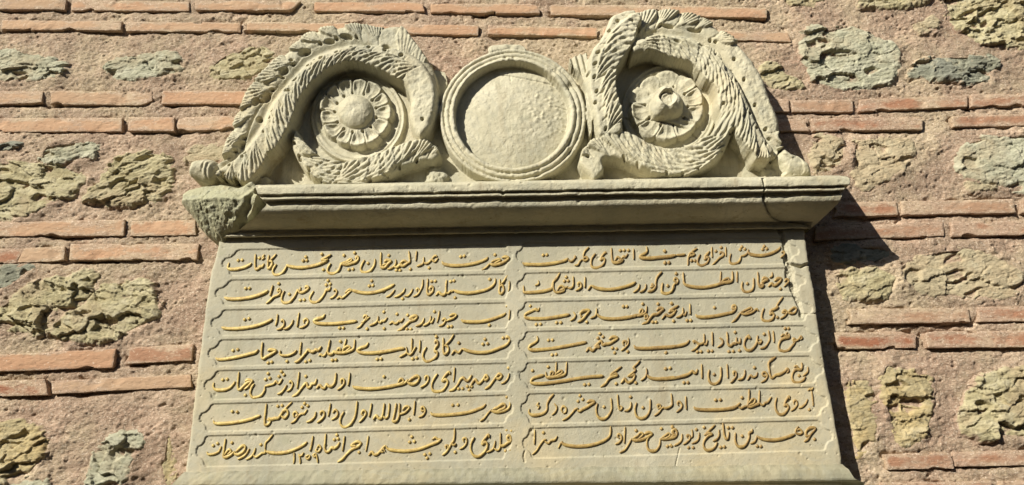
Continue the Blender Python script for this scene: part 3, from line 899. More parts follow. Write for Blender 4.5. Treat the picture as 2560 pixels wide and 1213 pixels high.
def sub(pts, pad):
    p = np.asarray(pts, float)
    lo = p.min(0) - pad; hi = p.max(0) + pad
    ii = np.where((gx[0] >= lo[0]) & (gx[0] <= hi[0]))[0]; jj = np.where((gy[:, 0] >= lo[1]) & (gy[:, 0] <= hi[1]))[0]
    return slice(jj[0], jj[-1] + 1), slice(ii[0], ii[-1] + 1)

def lay(w, h, sd, cid):
    """highest surface wins; the outline of the stone is the union of all outlines"""
    k = (sd < 0) & (h > Hc[w])
    Hc[w] = np.where(k, h, Hc[w]); ID[w] = np.where(k, cid, ID[w])
    SD[w] = np.minimum(SD[w], sd)

def leaf(outline, spine, side, cid, H0, L=62, ribs=5, amp=0.0042, curl=26.0, edge=0.5, er=24.0, plain=(), seed=0, scal=5.0, slope=0.0, holes=True, crease=0.010, reach=1.3, lip=2.0, sc=7.0, tilt=0.0065):
    outline = smooth_line(outline, 5, True)
    sp = smooth_line(spine, 8)
    w = sub(outline, 12)
    x, y = gx[w], gy[w]
    sd = poly_sdf(x, y, outline)
    s, t, dist, tot = line_coords(x, y, sp)
    t = np.maximum(t * side, 0)
    wob = 16.0 * fbm(x * 0.011, y * 0.011, seed, 2) + 4.0 * fbm(x * 0.035, y * 0.035, seed + 8, 2)
    fade = np.ones_like(x)
    for (px, py, r) in plain:
        fade *= 1 - np.exp(-((x - px) ** 2 + (y - py) ** 2) / (r * r)) * 0.97
    fade *= 0.62 + 0.38 * sstep(-0.35, 0.25, fbm(x * 0.013, y * 0.013, seed + 9, 3))
    sd2 = sd + 1.4 * fbm(x * 0.06, y * 0.06, seed + 1, 3)
    c = np.clip(-sd2 / er, 0, 1)
    h = H0 * 0.90 * (edge + (1 - edge) * (1 - (1 - c) ** 2.6)) - slope * t
    top = h.copy(); osd = sd2.copy()
    # leaflets: teardrop lobes rooted along the midrib, each ribbed from its root and lapping over the next
    cum = np.r_[0, np.cumsum(np.hypot(*np.diff(sp, axis=0).T))]
    rngl = np.random.default_rng(seed)
    sk = L * 0.2
    kk = 0
    while sk < cum[-1] - L * 0.15:
        bx = np.interp(sk, cum, sp[:, 0]); by = np.interp(sk, cum, sp[:, 1])
        tx = np.interp(sk + 12, cum, sp[:, 0]) - np.interp(sk - 12, cum, sp[:, 0]); ty = np.interp(sk + 12, cum, sp[:, 1]) - np.interp(sk - 12, cum, sp[:, 1])
        n_ = math.hypot(tx, ty) + 1e-9; tx /= n_; ty /= n_
        nx, ny = (ty * side, -tx * side)                      # to the leaf's side
        phi = curl + rngl.uniform(-0.10, 0.10)
        dx_, dy_ = tx * math.cos(phi) + nx * math.sin(phi), ty * math.cos(phi) + ny * math.sin(phi)
        near = (np.abs(s - sk - 22) < 20) & (sd < 0)
        W = np.percentile(t[near], 97) if near.sum() > 12 else 24.0
        ln = np.clip(W * reach / math.sin(phi), 26, 150)
        ox, oy = x - bx - nx * 5, y - by - ny * 5
        a_ = ox * dx_ + oy * dy_; b_ = (-ox * dy_ + oy * dx_) * side
        rho = np.hypot(a_, b_); th = np.arctan2(b_, a_) + 0.0028 * side * 0 * rho
        th = th + 0.20 * np.sin(np.clip(rho / ln, 0, 1.2) * 1.6) - 0.08      # the leaflet bends as it grows
        tm = 0.46 + 0.06 * rngl.uniform(-1, 1)
        tn = th / tm
        rn = ln * (1 - 0.30 * np.clip(np.abs(tn), 0, 1.3) ** 2.2) * (0.95 + 0.05 * np.abs(np.cos(tn * ribs * 1.5708)))
        wide = np.abs(tn) - (0.55 + 0.45 * sstep(0.05, 0.55, rho / ln))
        ls = np.maximum(rho - rn, wide * np.maximum(rho, 8) * tm)
        ls = np.maximum(ls, sd - lip + sc * np.clip(np.abs(tn), 0, 1.2) ** 2) + 0.8 * fbm(x * 0.10, y * 0.10, seed + 30 + kk, 2)
        e = np.clip(-ls / 7.0, 0, 1)
        rb = np.cos(tn * ribs * np.pi)
        q = rho / ln
        hl = H0 * (0.86 + 0.10 * np.sin(np.clip(q, 0, 1) * 2.2)) - slope * t + tilt * tn + amp * (np.abs(rb) ** 0.7 * 1.3 - 0.9) * sstep(0.10, 0.34, q)
        hl -= 0.008 * (1 - np.sqrt(np.clip(2 * e - e * e, 0, 1)))
        fk = float(np.exp(-0) )
        for (px, py, r) in plain:
            fk *= 1 - 0.99 * math.exp(-((bx + dx_ * ln * 0.5 - px) ** 2 + (by + dy_ * ln * 0.5 - py) ** 2) / (r * r))
        if fk > 0.35:
            hl = H0 * 0.9 + (hl - H0 * 0.9) * min(1, fk * 1.1) + 0.002
            over = ls < 0
            top = np.where(over, np.maximum(top - 0.0035, hl), top)
            osd = np.where(over, np.minimum(osd, np.minimum(ls, -0.5)), osd)
            if holes and rngl.uniform() < 0.75:
                hx, hy = bx + nx * 9 + tx * (L * 0.42), by + ny * 9 + ty * (L * 0.42)
                uu = (x - hx) * dx_ + (y - hy) * dy_; vv = -(x - hx) * dy_ + (y - hy) * dx_
                top = top - 0.016 * sstep(1.0, 0.5, np.hypot(uu / (5.0 + 4.0 * rngl.uniform()), vv / 3.8))
        sk += L * rngl.uniform(0.88, 1.12); kk += 1
    h = top; sd2 = osd
    h += 0.0026 * fbm(x * 0.03, y * 0.03, seed + 4, 4) + 0.0013 * fbm(x * 0.16, y * 0.16, seed + 5, 4)
    h += (1 - fade) * 0.0022 * fbm(x * 0.11, y * 0.11, seed + 6, 4)
    lay(w, h, sd2, cid)

def blob(outline, cid, fn, pad=10, warp=2.0, seed=0, n=5):
    o_ = smooth_line(outline, n, True) if n else np.asarray(outline, float)
    w = sub(o_, pad)
    x, y = gx[w], gy[w]
    sd = poly_sdf(x, y, o_) + warp * fbm(x * 0.06, y * 0.06, seed + 600, 3)
    lay(w, fn(x, y, sd), sd, cid)

def drill(pts, r=4.0, dp=0.018):
    for (px, py) in pts:
        w = sub([(px, py)], 14)
        d = np.hypot(gx[w] - px, (gy[w] - py) * 1.05) + 0.8 * vnoise(gx[w] * 0.3, gy[w] * 0.3, int(px))
        Hc[w] -= dp * sstep(r + 1.3, r - 1.0, d)

BG, RING, DISC, SL, SR, RL, RR, ROLL_, ACRO = range(9)
# ---- plain ground
blob([(610,490),(590,450),(600,400),(660,300),(760,190),(820,150),(1000,150),(1085,149),(1108,154),(1113,172),(1113,205),(1150,200),(1290,180),(1420,200),(1432,150),(1440,145),
      (1500,110),(1580,90),(1820,120),(1925,280),(1960,362),(1990,385),(2030,405),(2046,437),(2052,490)], BG,
     lambda x, y, sd: 0.0010 * fbm(x * 0.02, y * 0.02, 601, 4) + 0.0006 * fbm(x * 0.15, y * 0.15, 602, 3) - 0.004 * np.exp(-np.clip(-sd, 0, 99) / 3.0), n=0, warp=1.0)

# ---- left scroll
LEFT_A = [(985,56),(1006,62),(1024,84),(1052,122),(1076,152),(1091,190),(1097,235),(1096,275),(1080,300),(1060,250),(1010,170),(960,135),(905,108),(886,101),(834,106),(775,128),(735,168),
          (690,222),(656,258),(630,305),(606,362),(574,392),(552,394),(553,378),(558,362),(566,342),(576,318),(586,288),(600,258),(615,224),(640,190),(670,158),(700,131),(730,110),(764,80),(800,67),(850,59),(900,55),(940,62)]
SP_A = [(1040,215),(960,128),(905,106),(886,100),(834,105),(775,127),(735,166),(690,220),(656,256),(630,303),(606,360),(566,396)]
leaf(LEFT_A, SP_A, -1, SL, 0.056, L=44, ribs=3.5, amp=0.0056, curl=0.72, er=20, edge=0.62, plain=((985,85,52),(1055,170,44)), seed=610, scal=6, reach=1.25, lip=0.0, sc=3.0, tilt=0.0045)
# stem between the two leaves: a smooth hollow
STEM_L = [(1000,160),(905,95),(834,98),(775,120),(730,165),(685,220),(650,262),(625,310),(600,368),(545,405),(530,425),(560,430),(610,400),(650,345),(690,270),(740,200),(800,150),(870,122),(950,150)]
def stem_fn(line, h0, dip):
    ln = smooth_line(line, 8)
    def f(x, y, sd):
        s, t, d, tot = line_coords(x, y, ln)
        return h0 - dip * np.exp(-(d / 9.0) ** 2) + 0.0012 * fbm(x * 0.05, y * 0.05, 615, 4)
    return f
blob(STEM_L, SL, stem_fn([(950,140),(897,104),(836,113),(778,136),(742,170),(698,220),(666,262),(645,310),(604,368),(560,410)], 0.047, 0.009), warp=1.0)
LEFT_B = [(908,110),(838,123),(782,146),(745,178),(704,224),(675,272),(652,320),(608,376),(571,405),(540,425),(535,438),(548,446),(560,440),(574,452),(590,444),(596,456),(618,458),(640,436),(668,398),(690,372),
          (704,352),(716,330),(728,304),(736,284),(750,250),(765,226),(801,190),(845,164),(894,158),(949,175),(990,198),(1012,216),(1024,252),(1021,290),(1030,320),(1046,345),(1064,338),(1084,300),(1094,250),(1088,205),(1062,160),(1020,130),(960,112)]
SP_B = [(1075,330),(1092,270),(1085,205),(1050,160),(1000,132),(908,110),(838,124),(782,147),(745,179),(704,225),(675,273),(652,321),(608,377),(571,406),(536,430)]
leaf(LEFT_B, SP_B, 1, SL, 0.074, L=42, ribs=3, amp=0.0074, curl=0.8, er=16, edge=0.66, plain=((1050,250,46),(1030,190,40)), seed=620, scal=7, slope=0.00010, reach=1.55, lip=3)
LEFT_C = [(734,312),(728,330),(722,346),(727,370),(740,396),(764,428),(790,448),(815,460),(868,458),(910,456),(964,438),(1009,413),(1057,399),(1082,397),(1098,386),(1099,376),(1086,362),(1066,350),(1040,346),
          (1010,356),(980,366),(940,382),(905,392),(870,398),(838,397),(810,392),(788,381),(770,366),(757,347),(745,328)]
SP_C = [(716,330),(722,350),(740,398),(764,430),(790,450),(815,462),(868,461),(910,458),(964,440),(1009,415),(1057,401),(1100,390)]
leaf(LEFT_C, SP_C, 1, SL, 0.050, L=42, ribs=3, amp=0.0076, curl=0.62, er=11, edge=0.62, seed=630, reach=1.4, lip=4)
blob([(1062,408),(1080,398),(1098,402),(1118,420),(1112,438),(1090,446),(1068,444),(1060,428)], SL, lambda x, y, sd: 0.016 + 0.006 * fbm(x * 0.1, y * 0.1, 641, 4) - 0.012 * np.exp(sd / 6), warp=5)
# curled tip at the far left: a ribbed roll
def roll_fn(x, y, sd):
    c = np.clip(-sd / 26.0, 0, 1)
    rr = np.hypot(x - 516, (y - 424) * 1.05); an = np.arctan2(y - 424, x - 516)
    rib = np.cos((x * 0.9 + 0.25 * (y - 400) + 6 * np.sin((y - 392) * 0.05)) * 0.62) * sstep(500, 512, x)
    h = 0.030 + 0.040 * np.sqrt(1 - (1 - c) ** 2) + 0.0032 * rib * c
    return h + 0.0030 * fbm(x * 0.09, y * 0.09, 645, 4)
blob([(470,412),(476,401),(492,396),(515,394),(532,397),(543,408),(546,424),(540,440),(532,452),(520,454),(502,448),(482,440),(468,430)], ROLL_, roll_fn, warp=2.0)
blob([(520,440),(545,444),(575,452),(612,456),(650,432),(668,440),(640,470),(600,484),(560,478),(530,462)], SL, lambda x, y, sd: 0.030 + 0.004 * fbm(x * 0.06, y * 0.06, 646, 4), warp=3)

# ---- rosettes on their sunk discs
def disc_fn(cx, cy, r):
    def f(x, y, sd):
        q = np.hypot(x - cx, (y - cy) * 1.04) / r
        h = 0.008 + 0.0045 * np.exp(-((q - 0.97) / 0.035) ** 2) + 0.0035 * np.exp(-((q - 0.88) / 0.03) ** 2) - 0.002 * np.exp(-((q - 0.80) / 0.04) ** 2)
        return h + 0.0012 * fbm(x * 0.05, y * 0.05, 650, 4)
    return f
def circ(cx, cy, rx, ry, n=64):
    a = np.linspace(0, 2 * np.pi, n, endpoint=False)
    return np.stack([cx + rx * np.cos(a), cy + ry * np.sin(a)], -1)
blob(circ(886, 274, 121, 116), SL, disc_fn(886, 274, 121), n=0, warp=0.8)
blob(circ(1680, 256, 122, 118), SR, disc_fn(1680, 256, 122), n=0, warp=0.8)
def rosette(cx, cy, r, npet, cid, boss, seed, worn, phase=0.2):
    w = sub([(cx - r - 8, cy - r - 8), (cx + r + 8, cy + r + 8)], 4)
    x, y = gx[w], gy[w]
    dx, dy = x - cx, (y - cy) * 1.06
    q = np.hypot(dx, dy); a = np.arctan2(dy, dx) + phase + 0.10 * fbm(x * 0.02, y * 0.02, seed, 2)
    pf = a * npet / (2 * np.pi); f = pf - np.floor(pf); pid = np.floor(pf) % npet
    lob = np.abs(np.sin(np.pi * f))
    rw = r * (0.90 + 0.10 * np.power(lob, 0.5)) * (1 + 0.05 * vnoise(pid * 3.7, pid * 0, seed + 1))
    sd = q - rw + 1.6 * fbm(x * 0.07, y * 0.07, seed + 2, 3)
    e = np.clip(-sd / 7.0, 0, 1)
    qq = q / r
    gap = np.minimum(f, 1 - f) * 2 * np.pi * np.maximum(q, 20) / npet
    # broad cupped petals with a thick rolled lip, thin cuts between them ending in drilled holes
    h = 0.015 + 0.012 * np.sqrt(e) + 0.0060 * np.exp(-((qq - 0.92) / 0.055) ** 2) - 0.0075 * np.exp(-((qq - 0.72) / 0.13) ** 2) * sstep(2, 9, gap)
    h += 0.0016 * np.exp(-((f - 0.5) / 0.06) ** 2) * sstep(0.4, 0.6, qq)
    h += 0.0025 * np.exp(-(gap / 5.0) ** 2) * sstep(0.55, 0.7, qq)
    h -= 0.0080 * np.exp(-(gap / 1.7) ** 2) * sstep(0.50, 0.60, qq)
    h -= 0.018 * sstep(3.8, 2.0, np.hypot(gap, (q - r * 0.56))) * (vnoise(pid * 9.1, pid * 0 + 3, seed) > -0.7)
    h = np.maximum(h, 0.010)
    b = np.clip(1 - (q / (boss * 1.0)) ** 2, 0, 1)
    h += 0.026 * np.power(b, 0.55)
    h += (0.0030 * fbm(x * 0.09, y * 0.09, seed + 4, 5, 0.65)) * (0.35 + b)
    if worn:
        h -= 0.010 * sstep(0.0, 40, (y - cy) * 0.7 + (x - cx) * 0.25 - 18) * 0 
        # knocked-off upper petals
        br = 0.8 * sstep(-36, -52, (y - cy) + 0.45 * (x - cx) + 6 * fbm(x * 0.04, y * 0.04, 675, 3))
        h = np.where(q > boss * 0.9, h * (1 - br) + br * (0.016 + 0.005 * fbm(x * 0.06, y * 0.06, seed + 7, 4)), h)
    return w, h, sd, x, y, q
w, h, sd, x, y, q = rosette(884, 268, 95, 13, RL, 44, 660, False)
h = np.where(q < 40, np.minimum(h, 0.050 + 0.004 * fbm(x * 0.08, y * 0.08, 661, 4)), h)
lay(w, h, sd, RL)
w, h, sd, x, y, q = rosette(1672, 250, 97, 10, RR, 40, 670, True, 0.6)
bo = np.hypot(x - 1667, y - 250)
ang = np.arctan2(y - 250, x - 1667)
bs = bo - 40 - 5 * np.sin(3 * ang + 0.6) - 6 * fbm(x * 0.04, y * 0.04, 671, 3)
bh = 0.034 + 0.040 * np.power(np.clip(-bs / 26, 0, 1), 0.6) + 0.0035 * fbm(x * 0.08, y * 0.08, 672, 4)
bh = np.minimum(bh, 0.072 + 0.0015 * fbm(x * 0.06, y * 0.06, 673, 3))
bh -= 0.018 * sstep(21, 18.5, np.hypot(x - 1668, y - 246)) + 0.006 * sstep(15, 11, np.hypot(x - 1669, y - 249))
h = np.where(bs < 0, np.maximum(h, bh), h)
lay(w, h, sd, RR)

# ---- right scroll
RIGHT_D = [(1589,29),(1574,27),(1556,31),(1540,37),(1526,45),(1511,80),(1496,104),(1482,122),(1470,148),(1467,190),(1470,235),(1477,262),(1484,292),(1489,325),(1497,345),(1522,345),(1548,342),(1558,326),(1553,286),(1545,262),
           (1538,236),(1536,205),(1540,178),(1554,150),(1572,124),(1584,98),(1588,74),(1600,52)]
SP_D = [(1512,350),(1498,310),(1489,264),(1480,225),(1476,188),(1482,150),(1496,108),(1520,72),(1552,40),(1580,26)]
leaf(RIGHT_D, SP_D, -1, SR, 0.078, L=33, ribs=2.5, amp=0.008, curl=0.85, er=12, edge=0.66, seed=680, scal=8, crease=0.014, reach=1.35, lip=4)
blob([(1424,142),(1436,134),(1456,128),(1470,134),(1472,190),(1478,250),(1484,300),(1478,330),(1470,300),(1466,240),(1462,205),(1450,180),(1434,160)], SR,
     lambda x, y, sd: 0.040 + 0.004 * np.cos((x - 0.25 * (y - 130)) * 0.42) * sstep(260, 200, y) + 0.001 * fbm(x * 0.1, y * 0.1, 681, 4), warp=2)
RIGHT_E = [(1595,33),(1610,25),(1630,21),(1674,21),(1719,27),(1763,43),(1808,69),(1845,99),(1866,120),(1884,142),(1902,168),(1917,197),(1930,238),(1942,264),(1950,286),(1954,318),(1950,340),(1962,364),(1940,372),(1930,362),(1912,336),(1890,292),(1864,233),
           (1834,173),(1801,125),(1752,84),(1715,76),(1660,70),(1610,84),(1594,66)]
SP_E = [(1588,96),(1612,86),(1660,71),(1715,77),(1752,85),(1801,126),(1834,174),(1864,234),(1890,293),(1912,337),(1940,376)]
leaf(RIGHT_E, SP_E, 1, SR, 0.056, L=46, ribs=3.5, amp=0.0056, curl=0.7, er=18, edge=0.62, plain=((1870,170,62),(1910,250,56),(1935,310,26)), seed=690, reach=1.25, lip=0.0, sc=3.0, tilt=0.0045)
STEM_R = [(1590,80),(1660,62),(1720,66),(1760,80),(1808,120),(1842,172),(1872,232),(1898,292),(1922,340),(1950,372),(1936,388),(1905,350),(1880,300),(1850,240),(1818,188),(1780,140),(1735,108),(1690,96),(1635,96),(1590,112)]
blob(STEM_R, SR, stem_fn([(1590,100),(1640,78),(1700,82),(1752,95),(1801,132),(1838,180),(1866,238),(1892,298),(1916,342),(1940,376)], 0.047, 0.008), warp=1.0)
RIGHT_F = [(1580,108),(1606,94),(1637,87),(1697,89),(1749,104),(1801,148),(1838,189),(1867,248),(1893,308),(1912,345),(1936,376),(1930,394),(1918,404),(1900,396),(1886,402),(1876,384),(1866,372),(1850,352),(1838,338),(1836,322),(1820,330),
           (1806,350),(1786,344),(1780,332),(1793,316),(1802,292),(1794,268),(1793,240),(1784,214),(1760,198),(1746,178),(1722,157),(1676,145),(1630,130),(1600,136),(1576,140)]
SP_F = [(1570,118),(1606,93),(1637,86),(1697,88),(1749,103),(1801,147),(1838,188),(1867,247),(1893,307),(1912,344),(1936,380)]
leaf(RIGHT_F, SP_F, -1, SR, 0.076, L=44, ribs=3.5, amp=0.008, curl=0.7, er=15, edge=0.66, seed=700, slope=0.00008, scal=7, reach=1.55, lip=3)
RIGHT_G = [(1836,318),(1828,344),(1805,386),(1771,415),(1734,434),(1704,441),(1660,440),(1623,430),(1578,408),(1548,397),(1522,393),(1508,400),(1512,424),(1487,449),(1468,430),(1448,408),(1452,385),(1466,362),(1490,346),(1522,334),(1556,330),(1589,341),
           (1623,360),(1667,369),(1715,363),(1752,345),(1778,336),(1806,322)]
SP_G = [(1842,310),(1830,346),(1807,388),(1773,418),(1736,437),(1704,444),(1660,443),(1623,433),(1578,411),(1548,400),(1500,396),(1462,402)]
leaf(RIGHT_G, SP_G, -1, SR, 0.062, L=42, ribs=3, amp=0.008, curl=0.7, er=11, edge=0.64, seed=710, reach=1.4, lip=3)
# lump at the right foot
def acro_fn(x, y, sd):
    c = np.clip(-sd / 20.0, 0, 1)
    q1, q2, qc, _, _ = worley(x * 0.028, y * 0.030, 721)
    h = 0.026 + 0.036 * (1 - (1 - c) ** 2) + 0.012 * (qc - 0.5) - 0.0006 * np.clip(y - 415, 0, 40)
    return h + 0.0022 * fbm(x * 0.08, y * 0.08, 722, 4)
blob([(1938,392),(1948,374),(1966,364),(1976,374),(1996,382),(2016,394),(2030,404),(2040,430),(2041,444),(1962,444),(1955,420)], ACRO, acro_fn, warp=3)
blob([(1915,405),(1940,392),(1958,404),(1962,446),(1930,446)], SR, lambda x, y, sd: 0.022 + 0.006 * fbm(x * 0.07, y * 0.07, 723, 4), warp=4)

# ---- round medallion
cx, cy, rx, ry = 1282.0, 283.0, 186.0, 170.0
w = sub([(cx - rx - 6, cy - ry - 16), (cx + rx + 6, cy + ry + 6)], 6)
x, y = gx[w], gy[w]
rho = np.hypot((x - cx) / rx, (y - cy) / ry) + 0.006 * fbm(x * 0.012, y * 0.012, 730, 3) + 0.003 * fbm(x * 0.09, y * 0.09, 731, 3)
knob = poly_sdf(x, y, smooth_line([(1221,122),(1224,108),(1250,104),(1290,103),(1308,108),(1316,122),(1300,140),(1240,140)], 4, True))
sd = np.minimum((rho - 1) * 178, knob)
def torus(c, wd, hh):
    q = np.clip(1 - ((rho - c) / wd) ** 2, 0, 1)
    return hh * np.sqrt(q)
# heights: outer bead, middle bead, inner bead, then a wall down to the face
h = np.where(rho > 0.93, 0.026 + torus(0.965, 0.038, 0.015), np.where(rho > 0.855, 0.033 + torus(0.892, 0.040, 0.012), 0.037 + torus(0.815, 0.044, 0.013)))
wx_ = 0.772 + 0.02 * np.sin(np.arctan2(y - cy, x - cx) - 2.4)
inner = rho < wx_
face = 0.016 + 0.016 * np.clip(1 - (rho / 0.76) ** 2, 0, 1)
pit = sstep(0.62, 0.2, np.hypot((x - 1315) / 150, (y - 285) / 120))
face += pit * (0.0020 * fbm(x * 0.055, y * 0.07, 735, 5, 0.62)) + 0.0007 * fbm(x * 0.15, y * 0.15, 736, 4)
w1, _, wc, _, _ = worley(x * 0.07, y * 0.085, 737)
near = np.exp(-((x - 1365) / 55) ** 2 - ((y - 260) / 70) ** 2)
face += near * 0.0045 * np.where(wc > 0.45, np.clip(1 - w1 * 2.2, 0, 1), -0.4 * np.clip(1 - w1 * 2.2, 0, 1))
for ln in ([(1240,168),(1275,174),(1330,184),(1390,196)], [(1275,176),(1277,186)], [(1392,252),(1420,258)], [(1395,308),(1418,318)]):
    _, _, cd, _ = line_coords(x, y, smooth_line(ln, 5))
    face -= 0.004 * sstep(2.0, 0.4, cd + 0.8 * fbm(x * 0.2, y * 0.2, 738, 2))
h = np.where(inner, face, h)
wear_n = fbm(x * 0.035, y * 0.035, 739, 4)
h -= np.where(inner, 0, 0.006 * np.clip(wear_n - 0.28, 0, 1) * 2)
h -= np.where(inner, 0, 0.004 * np.exp(-((x - 1215) / 26) ** 2 - ((y - 150) / 16) ** 2) + 0.010 * np.exp(-((x - 1425) / 14) ** 2 - ((y - 212) / 12) ** 2))
h += np.where(inner, 0, 0.0011 * fbm(x * 0.14, y * 0.14, 740, 4))
h = np.where((rho > 0.99) & (knob < 0), 0.040 + 0.004 * fbm(x * 0.05, y * 0.05, 741, 4), h)
k = (sd < 0) & (h > Hc[w] - 0.045)          # the medallion's own face always shows
kk_ = (sd < 0)
Hc[w] = np.where(kk_, np.where(inner, h, np.maximum(h, np.where(ID[w] == BG, -1, Hc[w]))), Hc[w])
own = kk_ & (inner | (h >= Hc[w] - 1e-9))
ID[w] = np.where(own, np.where(inner, DISC, RING), ID[w])
SD[w] = np.minimum(SD[w], sd)

# ---- cracks, drilled holes, general wear
for ln in ([(1556,272),(1590,282),(1640,288),(1700,300),(1735,312),(1768,336)],):
    w = sub(ln, 10)
    _, _, cd, _ = line_coords(gx[w], gy[w], smooth_line(ln, 6))
    Hc[w] -= 0.006 * sstep(2.4, 0.6, cd + 0.9 * fbm(gx[w] * 0.1, gy[w] * 0.1, 745, 3))
drill([(726,118 + 30),(735,203),(722,230),(679,276),(650,333),(612,383),(745,386),(770,420),(964,432),(876,113),(785,146),(1057,300)], 3.6)
drill([(1497,106),(1471,186),(1488,262),(1613,99),(1648,89),(1778,96),(1838,144),(1863,195),(1890,259),(1917,320),(1811,159),(1830,172),(1861,235),(1887,300),(1921,356),(1808,264),(1660,100)], 3.8)
for (px, py, a, b_, an) in ((664,240,16,9,-0.9),(638,252,14,8,-1.0),(708,176,15,8,-0.6),(760,128,20,8,-0.35),(822,100,16,6,-0.1),(865,88,20,7,0.1),(600,358,11,7,-0.9),(645,294,9,7,-0.8),(966,118,14,9,0.4),(1752,120,11,4,0.2),(1672,62,18,4,0.15),(1735,72,18,4,0.2),(1690,112,10,3,0.3)):
    w = sub([(px - 24, py - 24), (px + 24, py + 24)], 4)
    u = (gx[w] - px) * math.cos(an) + (gy[w] - py) * math.sin(an); v = -(gx[w] - px) * math.sin(an) + (gy[w] - py) * math.cos(an)
    e = np.hypot(u / a, v / b_)
    Hc[w] -= 0.013 * sstep(1.0, 0.55, e)
Hc += np.where(ID == BG, 0, 0.0012 * fbm(gx * 0.07, gy * 0.07, 750, 4))
# soften the grid's sharpest steps a touch, as worn stone does
def blur(a):
    b = a.copy()
    b[1:-1, 1:-1] = 0.4 * a[1:-1, 1:-1] + 0.15 * (a[:-2, 1:-1] + a[2:, 1:-1] + a[1:-1, :-2] + a[1:-1, 2:])
    return b
inside = SD < -2
Hb = blur(np.where(Hc < 0 , 0, Hc)); Hc = np.where(inside, Hb, np.maximum(Hc, 0.0))
# grid points just past the outline take the height of their nearest inner neighbour
for _ in range(3):
    nb = np.maximum.reduce([np.roll(Hc, 1, 0), np.roll(Hc, -1, 0), np.roll(Hc, 1, 1), np.roll(Hc, -1, 1)])
    Hc = np.where((SD > 0) & (Hc <= 0.0005), nb * 0.97, Hc)
Hc *= 0.90
px, py, cells = snap_outline(gx, gy, SD)
X, Z = onplane(px, py, REF_D)
P = np.stack([X, -(RB_D + Hc), Z], -1)
cc = ID[:-1, :-1]
names = ["relief_ground", "medallion_ring", "medallion_face", "leaf_scroll", "leaf_scroll", "rosette", "rosette", "curled_tip", "foot_block"]
labs = ["", "", "", "left leaf scroll, worn smooth at the top", "right leaf scroll with an upright leaf at its start", "rosette with a worn round centre", "broken rosette with a drilled centre boss",
        "", ""]
ms = build_relief(P, cells, cc, list(range(9)), 0.0)
for i in ms:
    o = put(names[i], ms[i], M_CARVED, ped)
    if labs[i]: o["label"] = labs[i]
